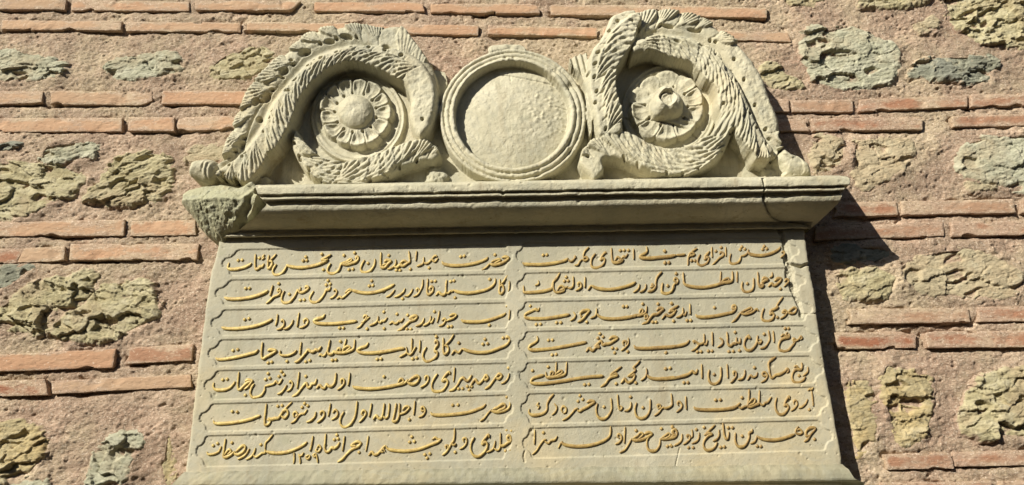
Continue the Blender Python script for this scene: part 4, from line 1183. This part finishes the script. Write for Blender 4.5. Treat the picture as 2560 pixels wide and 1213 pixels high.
# ================================================================ the raised script, stroke by stroke: panel, corner of the measuring window, strokes (x,y pairs), dots
SCALE = 6.4
TX = [
(0, 540, 620, """205 235,188 300,205 335,320 338,450 308,530 270,562 238|630 95,622 200,624 310,640 338,685 322,702 292,728 302,768 252|775 105,745 140,762 155,728 188
|842 112,832 190,824 295,834 325,862 312,895 252,880 208,845 218|960 95,912 150,862 195|960 258,920 320,903 378,932 425,985 432,1050 402,1100 340,1128 285|1122 268,1200 298,1350 312,1500 296,1640 260,1740 212,1792 178
|1838 102,1760 150,1690 186,1745 196,1790 180|1832 245,1795 300,1782 368,1828 410,1900 404,1960 352,1988 290,2003 252,2080 262,2160 246,2230 222,2272 180,2268 138,2240 150,2236 190|2010 238,2080 222,2148 176,2168 188,2148 218,2060 248""",
 "350 195,415 190,690 160,1435 140,1390 200,1450 195,1690 95,1715 345,2045 115,2215 75,2125 345,2190 335"),
(0, 900, 610, """70 255,26 330,10 405,42 450,102 456,170 420,220 350,236 290,238 235|335 130,330 230,330 340,348 375,400 368,450 312,490 272,432 254,385 285|350 345,420 312|570 245,571 300,545 350,490 388,440 402
|548 358,590 372,640 332,690 350,750 312,792 280,788 200,780 112|640 305,700 265,760 288|905 108,896 190,889 270|1020 205,1015 282,990 325,908 356|1015 282,1050 312,1090 300,1150 250,1195 284,1250 226|1150 245,1180 202,1222 186,1228 206
|1312 272,1332 312,1420 338,1560 344,1750 326,1900 290,2010 246,2045 205|1948 416,2010 380,2060 330,2082 300|2078 318,2150 336,2250 312,2330 270,2376 222,2330 206,2272 216|2100 285,2160 260,2220 240,2240 260,2152 308""",
 "125 305,460 180,580 420,640 420,805 400,1105 380,1610 200,1670 190,2160 170"),
(2, 540, 690, """130 342,200 366,350 366,520 346,670 306,780 260,826 225|905 145,882 230,860 316|1012 190,985 222,990 246,1022 240|1020 200,1030 252,1000 300,920 332,870 380,800 440
|1090 235,1055 310,1048 388,1090 430,1160 426,1220 370,1262 310,1292 250,1312 228,1342 264,1400 254,1460 214,1478 180,1440 166,1420 196|1350 175,1340 250
|1560 240,1515 310,1498 370,1532 416,1600 424,1670 370,1730 290,1762 220,1802 222,1832 168|1880 245,1900 214,1930 240,1916 290,1872 335,1820 360|1930 368,1980 330,2012 350,2060 320,2130 256,2162 238|2062 270,2130 216,2182 226""",
 "470 195,530 195,1000 120,1170 290,1345 385,1410 380,1790 70,1760 140,1825 125"),
(2, 900, 680, """-136 288,-20 322,100 336,220 326,350 294,450 250,550 195|555 280,520 330,470 380,420 400|720 260,690 320,620 376,550 400|845 265,812 330,770 376,710 386|1005 115,996 220,962 300,920 360,850 395|912 312,900 280,930 264,948 300
|1085 105,1076 200,1070 310,1084 350,1112 356,1160 310,1170 250,1140 236,1110 270,1132 296|1210 376,1260 322,1292 352,1332 364,1368 330,1375 220,1385 125|1365 322,1412 340,1450 300,1472 310,1502 282|1498 290,1580 322,1720 336,1900 314,2050 270,2130 212,2158 160,2165 100
|2235 110,2234 200,2228 310,2260 346,2300 290,2282 216,2240 226|2360 50,2302 140,2250 196|2390 140,2386 230,2375 316""",
 "185 140,145 220,205 215,680 425,1145 150,1205 145,1450 150,1505 140,1520 410,2075 115"),
(4, 520, 765, """215 340,300 362,450 362,640 342,820 300,950 250,1026 205|1110 130,1100 220,1076 316|1165 255,1190 216,1216 262,1200 320,1150 364,1095 376|1360 220,1332 290,1272 350,1205 370|1455 105,1436 220,1420 336|1532 275,1530 230,1570 202,1598 240,1572 300,1512 335,1455 346
|1870 130,1830 180,1740 206,1692 236,1722 270,1850 286,2050 280,2230 260,2380 240""",
 "580 215,650 200,2100 350,2165 350"),
(4, 900, 750, """-50 450,0 420,50 360,100 310,152 270|50 290,70 250,110 260,62 340,20 360|290 255,280 320,240 370,150 410|280 332,320 364,350 330,372 340,402 320,436 280|465 390,520 350,552 375,590 370,622 335,652 345,700 288
|600 490,660 465,730 400,800 340,880 310,912 260,850 258,800 290,860 302|1025 285,1002 350,950 400,890 416|1130 250,1126 310,1090 370,1010 410|1125 320,1142 364,1185 280|1270 170,1256 260,1230 360|1260 416,1320 396,1360 342,1372 300|1310 330,1350 296,1386 330
|1384 336,1440 310,1500 285,1540 240,1490 226,1430 256|1620 312,1660 340,1780 350,1950 344,2100 310,2230 265,2300 235,2332 205|2395 150,2390 230,2380 316|2335 110,2360 90,2390 100,2422 64""",
 "110 460,380 190,385 455,590 225,760 240,750 465,810 465,1190 185,1410 425,1465 420,2070 400"),
(6, 520, 840, """120 350,170 376,300 366,480 332,650 290,750 260,800 215|870 100,856 200,854 320,876 364,930 332,990 300,1082 236,1000 216,950 236|1155 230,1148 290,1200 312,1290 306,1370 270,1412 225|1490 95,1476 190,1465 300
|1385 420,1440 400,1500 340,1560 270,1602 220,1650 254,1700 240,1720 216,1762 226,1810 165|1770 322,1800 290,1832 316,1870 300,1890 250|1950 60,1926 170,1910 250,1936 290,1982 284,2012 252,2062 266,2150 270,2250 246,2320 210,2340 150,2345 55
|2062 240,2080 202,2112 196,2112 236|2210 45,2172 180,2150 262|2150 212,2230 162,2270 190,2200 250""",
 "395 230,470 215,955 430,1015 415,1260 405,1560 410,1625 390,2115 85,1985 385,2045 380"),
(6, 900, 825, """130 200,96 255,10 286,-46 322,-10 356,100 370,280 360,480 330,620 300,710 290|735 265,746 340,720 380,630 432|740 360,790 392,830 370,852 330,892 265|830 130,826 240,822 345|960 160,956 260,945 356
|1060 270,1016 350,1004 430,1046 498,1110 500,1190 450,1230 400,1230 352,1196 340,1200 290,1236 240,1240 190,1210 166,1196 212|1330 120,1330 220,1330 340,1362 386,1410 330,1400 266,1352 242|1500 70,1442 160,1372 230
|1460 396,1510 330,1552 352,1582 360,1622 310,1642 292|1638 296,1750 340,1900 360,2050 350,2200 300,2320 250,2384 190,2390 130,2352 110,2336 140""",
 "270 465,335 460,840 460,905 445,1220 105,1580 205,2000 145,1965 225,2040 215,2290 125,2350 108"),
(8, 510, 915, """155 265,146 330,180 378,280 386,390 360,460 300,490 245|555 95,545 200,535 300,545 370,580 372,640 310,700 262,770 240,700 222,655 250|770 245,700 330,640 378|800 285,755 350,738 440,770 500,830 504,910 470,960 400,972 330|970 325,1040 305,1110 285,1150 240,1190 285,1250 205
|1320 300,1280 370,1230 425,1170 452|1360 275,1385 240,1415 285,1395 350,1360 385,1320 408|1520 95,1505 220,1485 362|1410 492,1480 450,1540 380,1600 300,1640 275,1660 345,1700 330,1720 285,1770 280,1800 205|1795 360,1850 305,1890 350,1930 350,1960 290,1990 320,2040 320,2090 260,2110 110|2190 280,2190 220,2230 210,2240 270,2200 330,2130 382|2330 105,2320 210,2300 318""",
 "295 220,365 210,655 465,1020 120,980 215,1050 195,1235 90,1195 165,1275 140,1625 165"),
(8, 890, 900, """-56 410,-20 440,100 456,260 460,450 440,600 410,740 380,800 350,830 310|670 370,700 310,740 300,760 350,700 380|840 340,900 290,970 255,1010 280,980 350,920 385,860 380,820 350|1100 320,1110 265,1150 260,1155 320,1110 390,1030 435|1300 220,1240 310,1210 400,1225 480,1290 510,1380 490,1440 420,1465 350,1430 310,1390 340,1385 310,1440 230,1490 190,1500 230
|1575 115,1570 220,1558 350|1490 495,1560 470,1620 400,1670 310,1720 285,1760 330,1800 320,1850 240|1820 440,1860 360,1910 310,1950 370,1990 360,2040 300,2080 240,2110 290,2070 320,2050 290|2060 465,2130 420,2190 340,2240 270,2290 220,2330 250,2290 300,2240 290|2450 210,2430 290,2380 350,2320 378""",
 "445 265,1640 460,1705 455,1780 420,1850 425,1810 480,2440 125"),
(10, 500, 995, """210 360,240 405,340 410,520 395,700 365,830 330,900 300,960 282|1060 90,1045 220,1030 350,1040 430,1090 420,1120 370,1070 345|1090 320,1140 340,1200 325,1250 320,1300 250,1340 200,1390 200,1400 260,1350 320,1300 290|1470 65,1390 140,1330 210|1500 310,1490 250,1530 220,1560 270,1520 300|1450 405,1520 360,1580 280,1630 250,1660 250,1710 185
|1850 220,1830 300,1770 360,1700 388|1920 270,1930 220,1980 220,1980 290,1930 350,1870 395|2085 85,2070 180,2045 295|2120 240,2160 185,2200 230,2180 300,2100 350|2300 220,2250 310,2240 400,2280 460,2340 465,2420 400,2470 310,2495 200,2510 50""",
 "510 215,590 225,1240 130,1310 120,1670 90,1630 150,1720 125"),
(10, 890, 980, """45 485,100 430,150 360,150 310,110 295,85 350,115 375|245 180,230 280,205 400|270 440,320 375,360 420,400 420,425 360,440 270,450 180|425 380,470 420,510 380,525 280,530 180|640 180,625 280,600 400,590 465,640 465,680 400,690 290,695 180|680 360,720 350,790 320,850 245,790 230,740 290
|940 140,930 260,920 370|1000 405,1070 370,1105 300,1080 240,1045 250,1050 300,1090 300|1195 320,1220 360,1330 372,1500 365,1680 345,1840 315,1960 270,2030 240,2075 192|1985 465,2050 420,2110 340,2170 280|2160 300,2250 320,2350 310,2430 270,2460 220,2462 155|2190 275,2260 250,2340 195,2385 210,2370 260,2260 305""",
 "850 440,1545 210,1630 205,2415 80"),
(12, 500, 1075, """110 350,130 390,210 385,290 350,320 300,335 260|405 140,390 240,375 350,375 430,430 430,500 390,540 345|390 400,430 340,470 310,490 350,440 390|545 340,560 385,620 390,700 330,720 270,680 250,620 300,570 350|785 300,740 380,680 430,600 470|885 285,860 360,810 430,730 475|850 400,890 435,950 400,990 370,1035 365,1040 290|1165 70,1100 150,1045 210,1040 300
|1050 340,1130 365,1280 370,1420 345,1560 290,1650 240,1710 190|1805 95,1785 220,1755 340|1870 290,1850 330,1890 350,1930 290,1900 245,1870 280|2010 60,2000 180,1990 290,2020 350,2070 330,2100 285,2150 290,2200 250,2230 195|2310 95,2295 210,2275 340|2200 515,2280 460,2350 380,2430 310,2520 270,2570 210,2500 190,2420 250,2500 260
|1505 360,1505 450,1495 545|1600 545,1595 460,1575 380|1580 400,1620 410,1655 360|1740 400,1700 420,1700 455,1735 460,1755 420,1740 395|1850 370,1810 400,1830 430,1865 400|1855 375,1870 450,1880 528""",
 "205 250,275 215,505 205,970 235,2185 80,2145 155,2205 140"),
(12, 890, 1060, """195 190,180 300,155 440|200 505,250 445,290 490,340 480,390 430,440 370,475 345|480 350,510 400,620 425,760 435,900 425,1050 390,1200 330,1300 290,1365 240|1215 250,1270 215,1310 245,1365 238|440 450,400 440,430 400,465 440|1575 65,1575 160,1560 260,1520 320,1470 410,1440 450,1380 500|1520 300,1560 340,1600 310|1440 400,1430 350,1470 345,1470 390|1720 290,1710 235,1760 230,1765 300,1720 365,1655 402
|1890 210,1840 310,1835 420,1880 500,1950 520,2030 470,2090 390,2095 310,2050 290,2020 330,2025 280,2080 210,2120 170,2130 220|2225 265,2210 350,2180 410,2090 455|2210 390,2260 420,2300 380,2310 270,2310 140|2300 340,2350 350,2390 330,2430 300,2480 270,2470 200,2430 190,2420 240,2470 280""",
 "45 455,890 205,855 290,930 280,1585 450,1100 490,1180 475,1135 545,2410 100,2485 110,2395 430,2465 420"),
(1, 1290, 600, """105 365,150 386,290 392,480 386,660 360,780 330,835 288|835 320,880 340,930 300,945 255,960 290|940 402,990 395,1020 340,1060 310|1060 310,1110 330,1150 300,1120 270,1080 290|1165 112,1100 180,1080 240,1085 300|1270 215,1215 290,1200 370,1220 430,1280 448,1360 420,1410 360,1415 300,1370 300,1350 320,1380 250,1430 195,1445 215
|1525 120,1530 220,1540 320,1570 362,1640 358,1700 330,1720 300|1580 330,1620 270,1660 290,1690 320,1620 345|1690 290,1720 260,1750 270,1790 215|1880 135,1882 220,1885 310|2090 100,2095 180,2050 220,1990 255,2010 285,2150 290,2300 275,2450 262,2560 240""",
 "435 240,495 235,1670 165,1730 160,1800 160,2385 175,2385 365,2450 360"),
(1, 1630, 590, """382 304,470 300,535 290|725 195,660 235,625 270|600 280,640 310,680 290,640 265,600 290,580 350,575 475|640 300,600 330|770 290,735 370,735 440,790 475,860 450,900 400,910 350,880 340,850 370,855 320,890 280,920 240|960 170,958 260,965 345|1085 290,1090 260,1130 270,1120 320|1140 250,1140 310,1080 350,1030 400,960 468|1180 170,1182 250,1185 325
|1265 280,1245 350,1250 420,1300 450,1370 430,1410 380,1425 320|1425 320,1480 310,1530 270,1545 210|1530 240,1580 290,1700 312,1830 300,1950 260,2030 210,2055 170|2075 260,2110 250,2120 290,2060 345""",
 "205 235,210 420,275 420,635 390,690 390,1025 240,1110 180,1440 170,1415 215,1490 205,1800 160,1775 210,1840 200"),
(3, 1290, 675, """120 250,125 330,140 360,280 355,430 340,540 310,575 280,590 200,650 130,700 45|600 190,595 280,630 350,700 355,770 330,780 305|660 330,690 270,740 255,770 300,700 325|740 270,790 280,830 260|830 285,880 285,915 240,915 100|355 165,360 220,305 245|1000 260,990 210,1030 205,1045 260,1010 300,955 328|1105 105,1102 190,1098 280
|1150 320,1190 260,1215 240|1210 250,1300 290,1450 310,1600 300,1750 265,1850 230,1915 188|1975 220,1960 290,1920 330,1880 355|2080 220,2070 290,2030 330,1980 352|2160 260,2180 220,2200 260,2150 275|2335 25,2260 110,2235 200,2235 260,2190 320,2110 345|2350 205,2335 290,2340 350,2390 385,2450 370,2500 320,2520 250,2560 200""",
 "805 110,775 175,835 170,2430 250"),
(3, 1640, 660, """100 300,90 390,100 450,160 475,230 455,280 390,295 320|295 320,340 300,350 250,310 220,290 260,330 290|435 130,440 220,455 310,520 350,650 370,800 370,950 340,1080 300,1180 285,1225 250,1225 115|1040 115,1035 210,1030 295|1040 295,1100 245,1160 230,1160 270,1080 300|1300 115,1298 200,1300 290
|1385 280,1375 370,1410 435,1460 450,1520 430,1560 370,1565 220|1630 125,1635 220,1640 310,1680 365,1720 340,1690 310,1740 270,1790 245,1730 220,1700 260|1860 130,1860 190,1820 215|1800 360,1850 310,1890 340,1940 320,1990 270,2000 230,1940 235,1900 270|2060 280,2090 240,2130 270,2090 320,2050 360""",
 "325 150,190 345,1465 310,1995 395"),
(5, 1290, 750, """375 120,350 165,310 150,230 185,160 220,140 255,180 290,350 300,520 290,700 260,860 230|920 190,950 240,930 290,870 330|1040 250,1030 210,1080 170,1170 165,1120 240,1060 310,990 352|1030 260,1060 260|1290 130,1285 210,1260 260,1190 290|1290 220,1370 280,1500 300,1650 295,1800 275,1890 255,1960 230|1970 230,1990 160,2030 155,2020 210,1950 245|1940 260,2030 230,2080 190,2090 90
|2070 290,2060 240,2100 240,2110 290,2060 300|2020 385,2100 350,2150 280,2200 230,2260 225,2330 170,2355 140,2290 130,2250 170|2335 300,2400 230,2450 260,2500 240,2550 190|2440 200,2500 150,2580 100""",
 "230 95,325 390,395 385,650 360,720 360,1135 350,1720 100,1775 100,2030 60,2275 60,2490 50,2190 350,2245 350"),
(5, 1640, 735, """95 400,150 330,200 350,260 330,310 270,330 250|360 180,290 220,220 265,300 270|430 215,430 300,390 350,325 372|430 300,460 340,490 270|545 155,545 240,550 325|640 325,670 360,780 370,950 350,1100 320,1220 290,1275 240,1270 190,1230 190,1230 230,1280 240|1210 460,1280 400,1340 320,1380 270|1350 300,1420 325,1500 310,1560 280,1610 240,1640 270|1380 280,1450 250,1520 220,1530 260,1440 300
|1730 225,1700 310,1695 390,1740 430,1810 435,1870 390,1890 330,1850 300,1830 330,1840 270,1900 240,1950 210,1930 190|2035 45,1970 130,1930 190|1990 395,2060 350,2100 290,2060 260,2030 290,2080 310|2110 290,2160 310,2220 300,2250 240,2210 215,2150 260,2110 290""",
 "255 150,285 430,500 420,560 420,940 215,1945 370"),
(7, 1290, 820, """335 125,345 190,300 235,225 280,205 330,260 352,400 345,600 325,800 290,980 255,1130 225|1120 380,1170 320,1220 360,1260 330,1290 300,1330 310,1310 280,1270 290,1340 220,1370 215,1390 270,1430 255,1490 250,1560 210,1625 160,1550 140,1490 180|1795 155,1800 240,1760 300,1685 362|1720 280,1710 220,1760 210,1760 260|1890 275,1930 320,2100 325,2280 315,2450 305,2560 295""",
 "1345 90,1315 160,1395 140,520 195,585 190,580 430,645 420,1545 320,1610 330,1580 395,1790 375,2400 395"),
(7, 1640, 810, """-10 375,100 375,250 365,400 340,490 310,535 255|570 430,640 390,700 310|610 310,600 270,650 290,690 320,740 310,770 280,770 155|760 300,800 330,825 250|900 125,903 230,905 345|1020 220,1060 250,1070 300,1040 340,990 370|1135 125,1145 220,1150 310,1190 350,1240 310,1280 310,1290 210|1290 290,1340 300,1350 220|1480 165,1510 230,1470 200,1420 270,1415 350,1450 410,1510 420,1570 370,1610 300,1630 180|1620 270,1660 310,1690 270,1650 245
|1800 100,1820 230,1790 310,1740 370,1670 390|1875 105,1885 200,1890 295|2000 200,2040 165,2060 190|2110 130,2080 160,2100 190,2130 160|2130 150,2130 210,2060 225,2000 260,1965 340,1980 410,2050 440,2120 420,2170 360,2230 290|2200 290,2200 230,2240 260,2200 285|2230 280,2290 240,2320 195,2340 225,2310 250""",
 "165 455,665 445,725 440,840 430,900 430,1170 440,1240 435,1270 130,1340 425,1735 160,2070 70,2125 70"),
(9, 1290, 895, """450 270,360 295,270 325,240 375,270 405,420 410,600 390,800 360,1000 325,1200 300,1400 285|475 220,490 300,540 310,620 300,720 285,790 250,805 160,810 65|545 270,560 220,600 230,580 285|645 65,640 170,630 290|640 250,720 200,740 230,690 270,630 290|1355 465,1430 410,1480 340,1540 300,1620 280,1590 250,1510 280|1690 135,1600 200,1510 265
|1985 40,1920 110,1880 150,1910 190,1860 240,1790 290|1790 290,1880 270,1900 280,1870 350,1810 390,1770 370,1740 330,1680 405|2085 160,2090 240,2060 310,2000 360|2095 270,2160 320,2280 335,2420 325,2560 308""",
 "265 200,515 140,1100 425,1170 420,1605 410,1920 395,2400 170,2470 160"),
(9, 1650, 885, """-10 390,100 395,250 380,380 350,460 320,520 275,550 300,580 300,600 240|668 160,670 270,673 390|790 250,775 340,790 430,840 480,900 475,950 430,975 350,975 205|1075 160,1080 270,1087 385|1180 340,1175 285,1215 290,1220 350,1180 410,1130 460|1360 250,1355 330,1320 390,1250 412|1400 415,1450 340,1490 370,1540 350,1560 290
|1620 455,1690 410,1720 340,1680 290,1640 310,1660 350,1720 350|1855 45,1780 100,1740 150,1750 250,1770 350,1800 380,1850 340,1900 330,1950 310,2010 270,2040 235,2060 270,2030 300|2270 135,2275 210,2250 250,2180 245,2130 300,2115 380,2150 445,2220 460,2290 420,2330 360|2150 210,2180 190,2220 215|2370 205,2365 280,2340 310,2290 350""",
 "90 235,165 225,385 455,450 455,870 325,1515 215,2230 345"),
(11, 1300, 975, """150 300,145 360,190 400,280 400,380 370,430 310,435 220,480 130,540 65|300 195,275 240,305 260,285 305|550 215,585 270,570 340,510 400|680 360,660 310,690 260,735 290,730 350,690 375|680 485,760 440,830 370,880 310,930 290|920 320,950 340,1000 310,1060 280,1120 240,1190 190,1120 175,1070 200
|1240 210,1220 290,1230 390,1280 455,1350 460,1420 400,1465 310,1465 230,1455 130|1560 70,1565 160,1575 260,1600 320,1635 280,1600 250|1775 190,1770 270,1730 320,1670 335|1865 200,1840 290,1850 380,1890 440,1960 455,2040 400,2080 300,2085 145|2150 410,2220 360,2270 290,2320 275|2210 290,2200 240,2240 240,2250 280,2210 300|2320 280,2370 280,2430 240,2430 150,2420 55""",
 "960 90,930 180,1005 150,1345 270,1770 110,1970 280"),
(11, 1660, 960, """0 385,60 385,120 340,125 240,115 150|230 345,215 300,250 280,285 330,270 390,200 450|350 195,350 300,358 410|480 365,520 400,640 412,800 412,950 405,1090 385,1170 350,1220 300|1200 370,1240 385,1290 360,1340 350|1365 85,1360 220,1345 355,1400 360,1480 330,1520 300,1530 100|1345 320,1420 240,1460 250,1440 310,1360 345|1530 300,1580 340,1620 300,1660 290,1720 205
|1805 215,1785 300,1790 400,1830 470,1890 490,1950 450,1995 370,1960 330,1935 350,1940 290,1985 220,2005 200,2010 240|2080 320,2080 270,2120 270,2130 330,2090 390,2035 430|2300 240,2270 310,2220 360,2160 388|2365 115,2380 230,2390 355|2305 105,2340 80,2360 95,2390 55""",
 "830 255,905 250,1250 215,2330 410"),
(13, 1300, 1055, """235 120,233 230,228 360|195 520,260 460,310 380,370 300,420 275|400 310,450 340,490 300,530 290,560 280,595 225|610 420,650 340,680 310|660 330,740 370,900 390,1080 380,1230 345,1360 290,1430 230,1450 150,1450 70|1590 260,1560 230,1580 190,1620 220,1620 280,1580 330,1525 355|1680 75,1675 200,1668 340|1595 490,1680 440,1740 350,1790 260
|1790 280,1860 295,1960 280,2040 240,2110 190,2060 165,1990 190|1810 260,1880 220,1930 170,1970 200,1900 270|2110 200,2050 250,2030 330,2050 430,2110 465,2180 450,2230 380,2245 280|2240 270,2310 270,2400 260,2480 240,2510 190,2490 120,2440 140,2450 200,2500 220|2260 260,2320 220,2380 180,2400 220,2320 270""",
 "375 170,1860 135,2265 105,2440 75,2360 390,2425 385"),
(13, 1670, 1040, """0 380,60 330,130 310,150 260,110 210,80 250,110 290|225 285,220 370,180 430,100 475|310 350,300 310,340 310,350 360,310 410,245 455|350 350,390 320,385 215|500 260,490 360,450 410,380 440|755 140,680 210,610 280,580 305|585 305,640 280,700 290,640 320,580 400,570 480,610 540,670 545,740 510,790 420|815 215,815 310,780 370,720 400
|880 110,890 220,905 320,940 370,965 330,975 250|1080 265,1075 370,1095 450,1150 495,1220 480,1270 420,1300 330,1300 270,1340 250,1350 205|1320 440,1380 415,1410 370,1425 310|1430 325,1500 365,1650 385,1800 370,1930 330,2030 290|2090 165,2050 220,2050 270,2110 290,2150 260,2110 210,2070 230|2185 410,2240 370,2280 300,2360 200,2280 190,2210 250,2220 320,2270 310""",
 "75 180,45 470,455 215,580 180,330 505,405 505,965 185,1035 185,845 500,905 490,1190 320,1430 480,1490 485,2350 370"),
]
PEN = 0.88
def stroke_mesh(pts, z0, hgt, wob, V, F):
    p = smooth_line(pts, 6) if len(pts) > 2 else smooth_line([pts[0], (np.array(pts[0]) + np.array(pts[1])) / 2, pts[1]], 5)
    d = np.gradient(p, axis=0); L = np.linalg.norm(d, axis=1, keepdims=True) + 1e-9
    t = d / L
    seg = np.r_[0, np.cumsum(np.linalg.norm(np.diff(p, axis=0), axis=1))]
    tot = seg[-1]
    hor = np.abs(t[:, 0])
    # reed pen: broad along the level, narrow down the stem; long level sweeps are broadest
    w = (5.2 + 5.2 * hor ** 2.0) if tot > 60 else (4.5 + 3.3 * hor ** 2.0) - 0.8 * np.clip(-t[:, 0] * t[:, 1], 0, 1) * 0
    k = np.convolve(np.pad(w, 3, mode='edge'), np.ones(7) / 7, 'valid'); w = k
    e = np.minimum(seg, tot - seg)
    w *= 0.50 + 0.50 * sstep(0, 7.0, e)
    w *= PEN * (1 + 0.08 * vnoise(seg * 0.15, seg * 0 + wob, 900))
    n = np.stack([-t[:, 1], t[:, 0]], -1)
    prof = [(-1.0, -0.35), (-0.98, 0.15), (-0.84, 0.93), (0.0, 1.0), (0.84, 0.93), (0.98, 0.15), (1.0, -0.35)]
    EG = (1, 0.8, 0.45, 0, 0.45, 0.8, 1)
    base = len(V)
    m_ = len(prof)
    ends = [p[0] - t[0] * w[0] * 0.35, p[-1] + t[-1] * w[-1] * 0.35]
    for i in range(len(p)):
        for (a, h), eg in zip(prof, EG):
            q = p[i] + n[i] * a * w[i] / 2
            V.append((q[0], q[1], z0 + hgt * h, eg))
    for i in range(len(p) - 1):
        for j in range(m_ - 1):
            a = base + i * m_ + j
            F.append((a, a + 1, a + m_ + 1, a + m_))
    for e_, i in ((0, 0), (1, len(p) - 1)):
        c = len(V); V.append((ends[e_][0], ends[e_][1], z0 - hgt * 0.3, 1))
        for j in range(m_ - 1):
            a = base + i * m_ + j
            F.append((a, a + 1, c, c) if e_ == 0 else (a + 1, a, c, c))
def dot_mesh(x, y, z0, hgt, s, V, F):
    b = len(V)
    ang = 0.10 * vnoise(np.array([x * 0.37]), np.array([y * 0.41]), 901)[0]
    ring = []
    for rad, h in ((1.0, -0.35), (0.97, 0.2), (0.62, 0.85), (0.2, 1.0)):
        for q in range(8):
            a = q * math.pi / 4 + ang
            rr = rad * (1.0 if q % 2 == 0 else 0.80) * s
            V.append((x + rr * math.cos(a), y + rr * 1.05 * math.sin(a), z0 + hgt * h, 1 - h))
    for l in range(3):
        for q in range(8):
            a = b + l * 8 + q; c = b + l * 8 + (q + 1) % 8
            F.append((a, c, c + 8, a + 8))
    F.append((b + 24, b + 26, b + 28, b + 30)); F.append((b + 24, b + 25, b + 26, b + 26)); F.append((b + 26, b + 27, b + 28, b + 28)); F.append((b + 28, b + 29, b + 30, b + 30)); F.append((b + 30, b + 31, b + 24, b + 24))
words = {}
for (pi_, ox, oy, st, dots) in TX:
    V, F = words.setdefault(pi_, ([], []))
    for k, s_ in enumerate(st.replace("\n", "").split("|")):
        pts = [tuple(float(c) for c in q.split()) for q in s_.split(",") if q.strip()]
        pts = [(ox + x / SCALE, oy + y / SCALE) for x, y in pts]
        stroke_mesh(pts, DP - RECESS, 0.0029 + 0.0003 * ((k * 7) % 5) / 5, k * 1.7 + ox, V, F)
    for q in dots.split(","):
        x, y = (float(c) for c in q.split())
        dot_mesh(ox + x / SCALE, oy + y / SCALE, DP - RECESS, 0.0030, 5.2, V, F)
for pi_, (V, F) in words.items():
    V = np.array(V)
    X, Z = onplane(V[:, 0], V[:, 1], DP)
    me = bpy.data.meshes.new("script")
    me.from_pydata(np.stack([X, -V[:, 2], Z], -1).tolist(), [], [tuple(dict.fromkeys(f)) for f in F])
    bmn = __import__("bmesh").new(); bmn.from_mesh(me)
    __import__("bmesh").ops.recalc_face_normals(bmn, faces=bmn.faces)
    bmn.to_mesh(me); bmn.free()
    add_attr(me, 'edge', V[:, 3])
    for pl in me.polygons: pl.use_smooth = True
    put("gilded_script", me, M_GOLD, panel_objs[pi_])
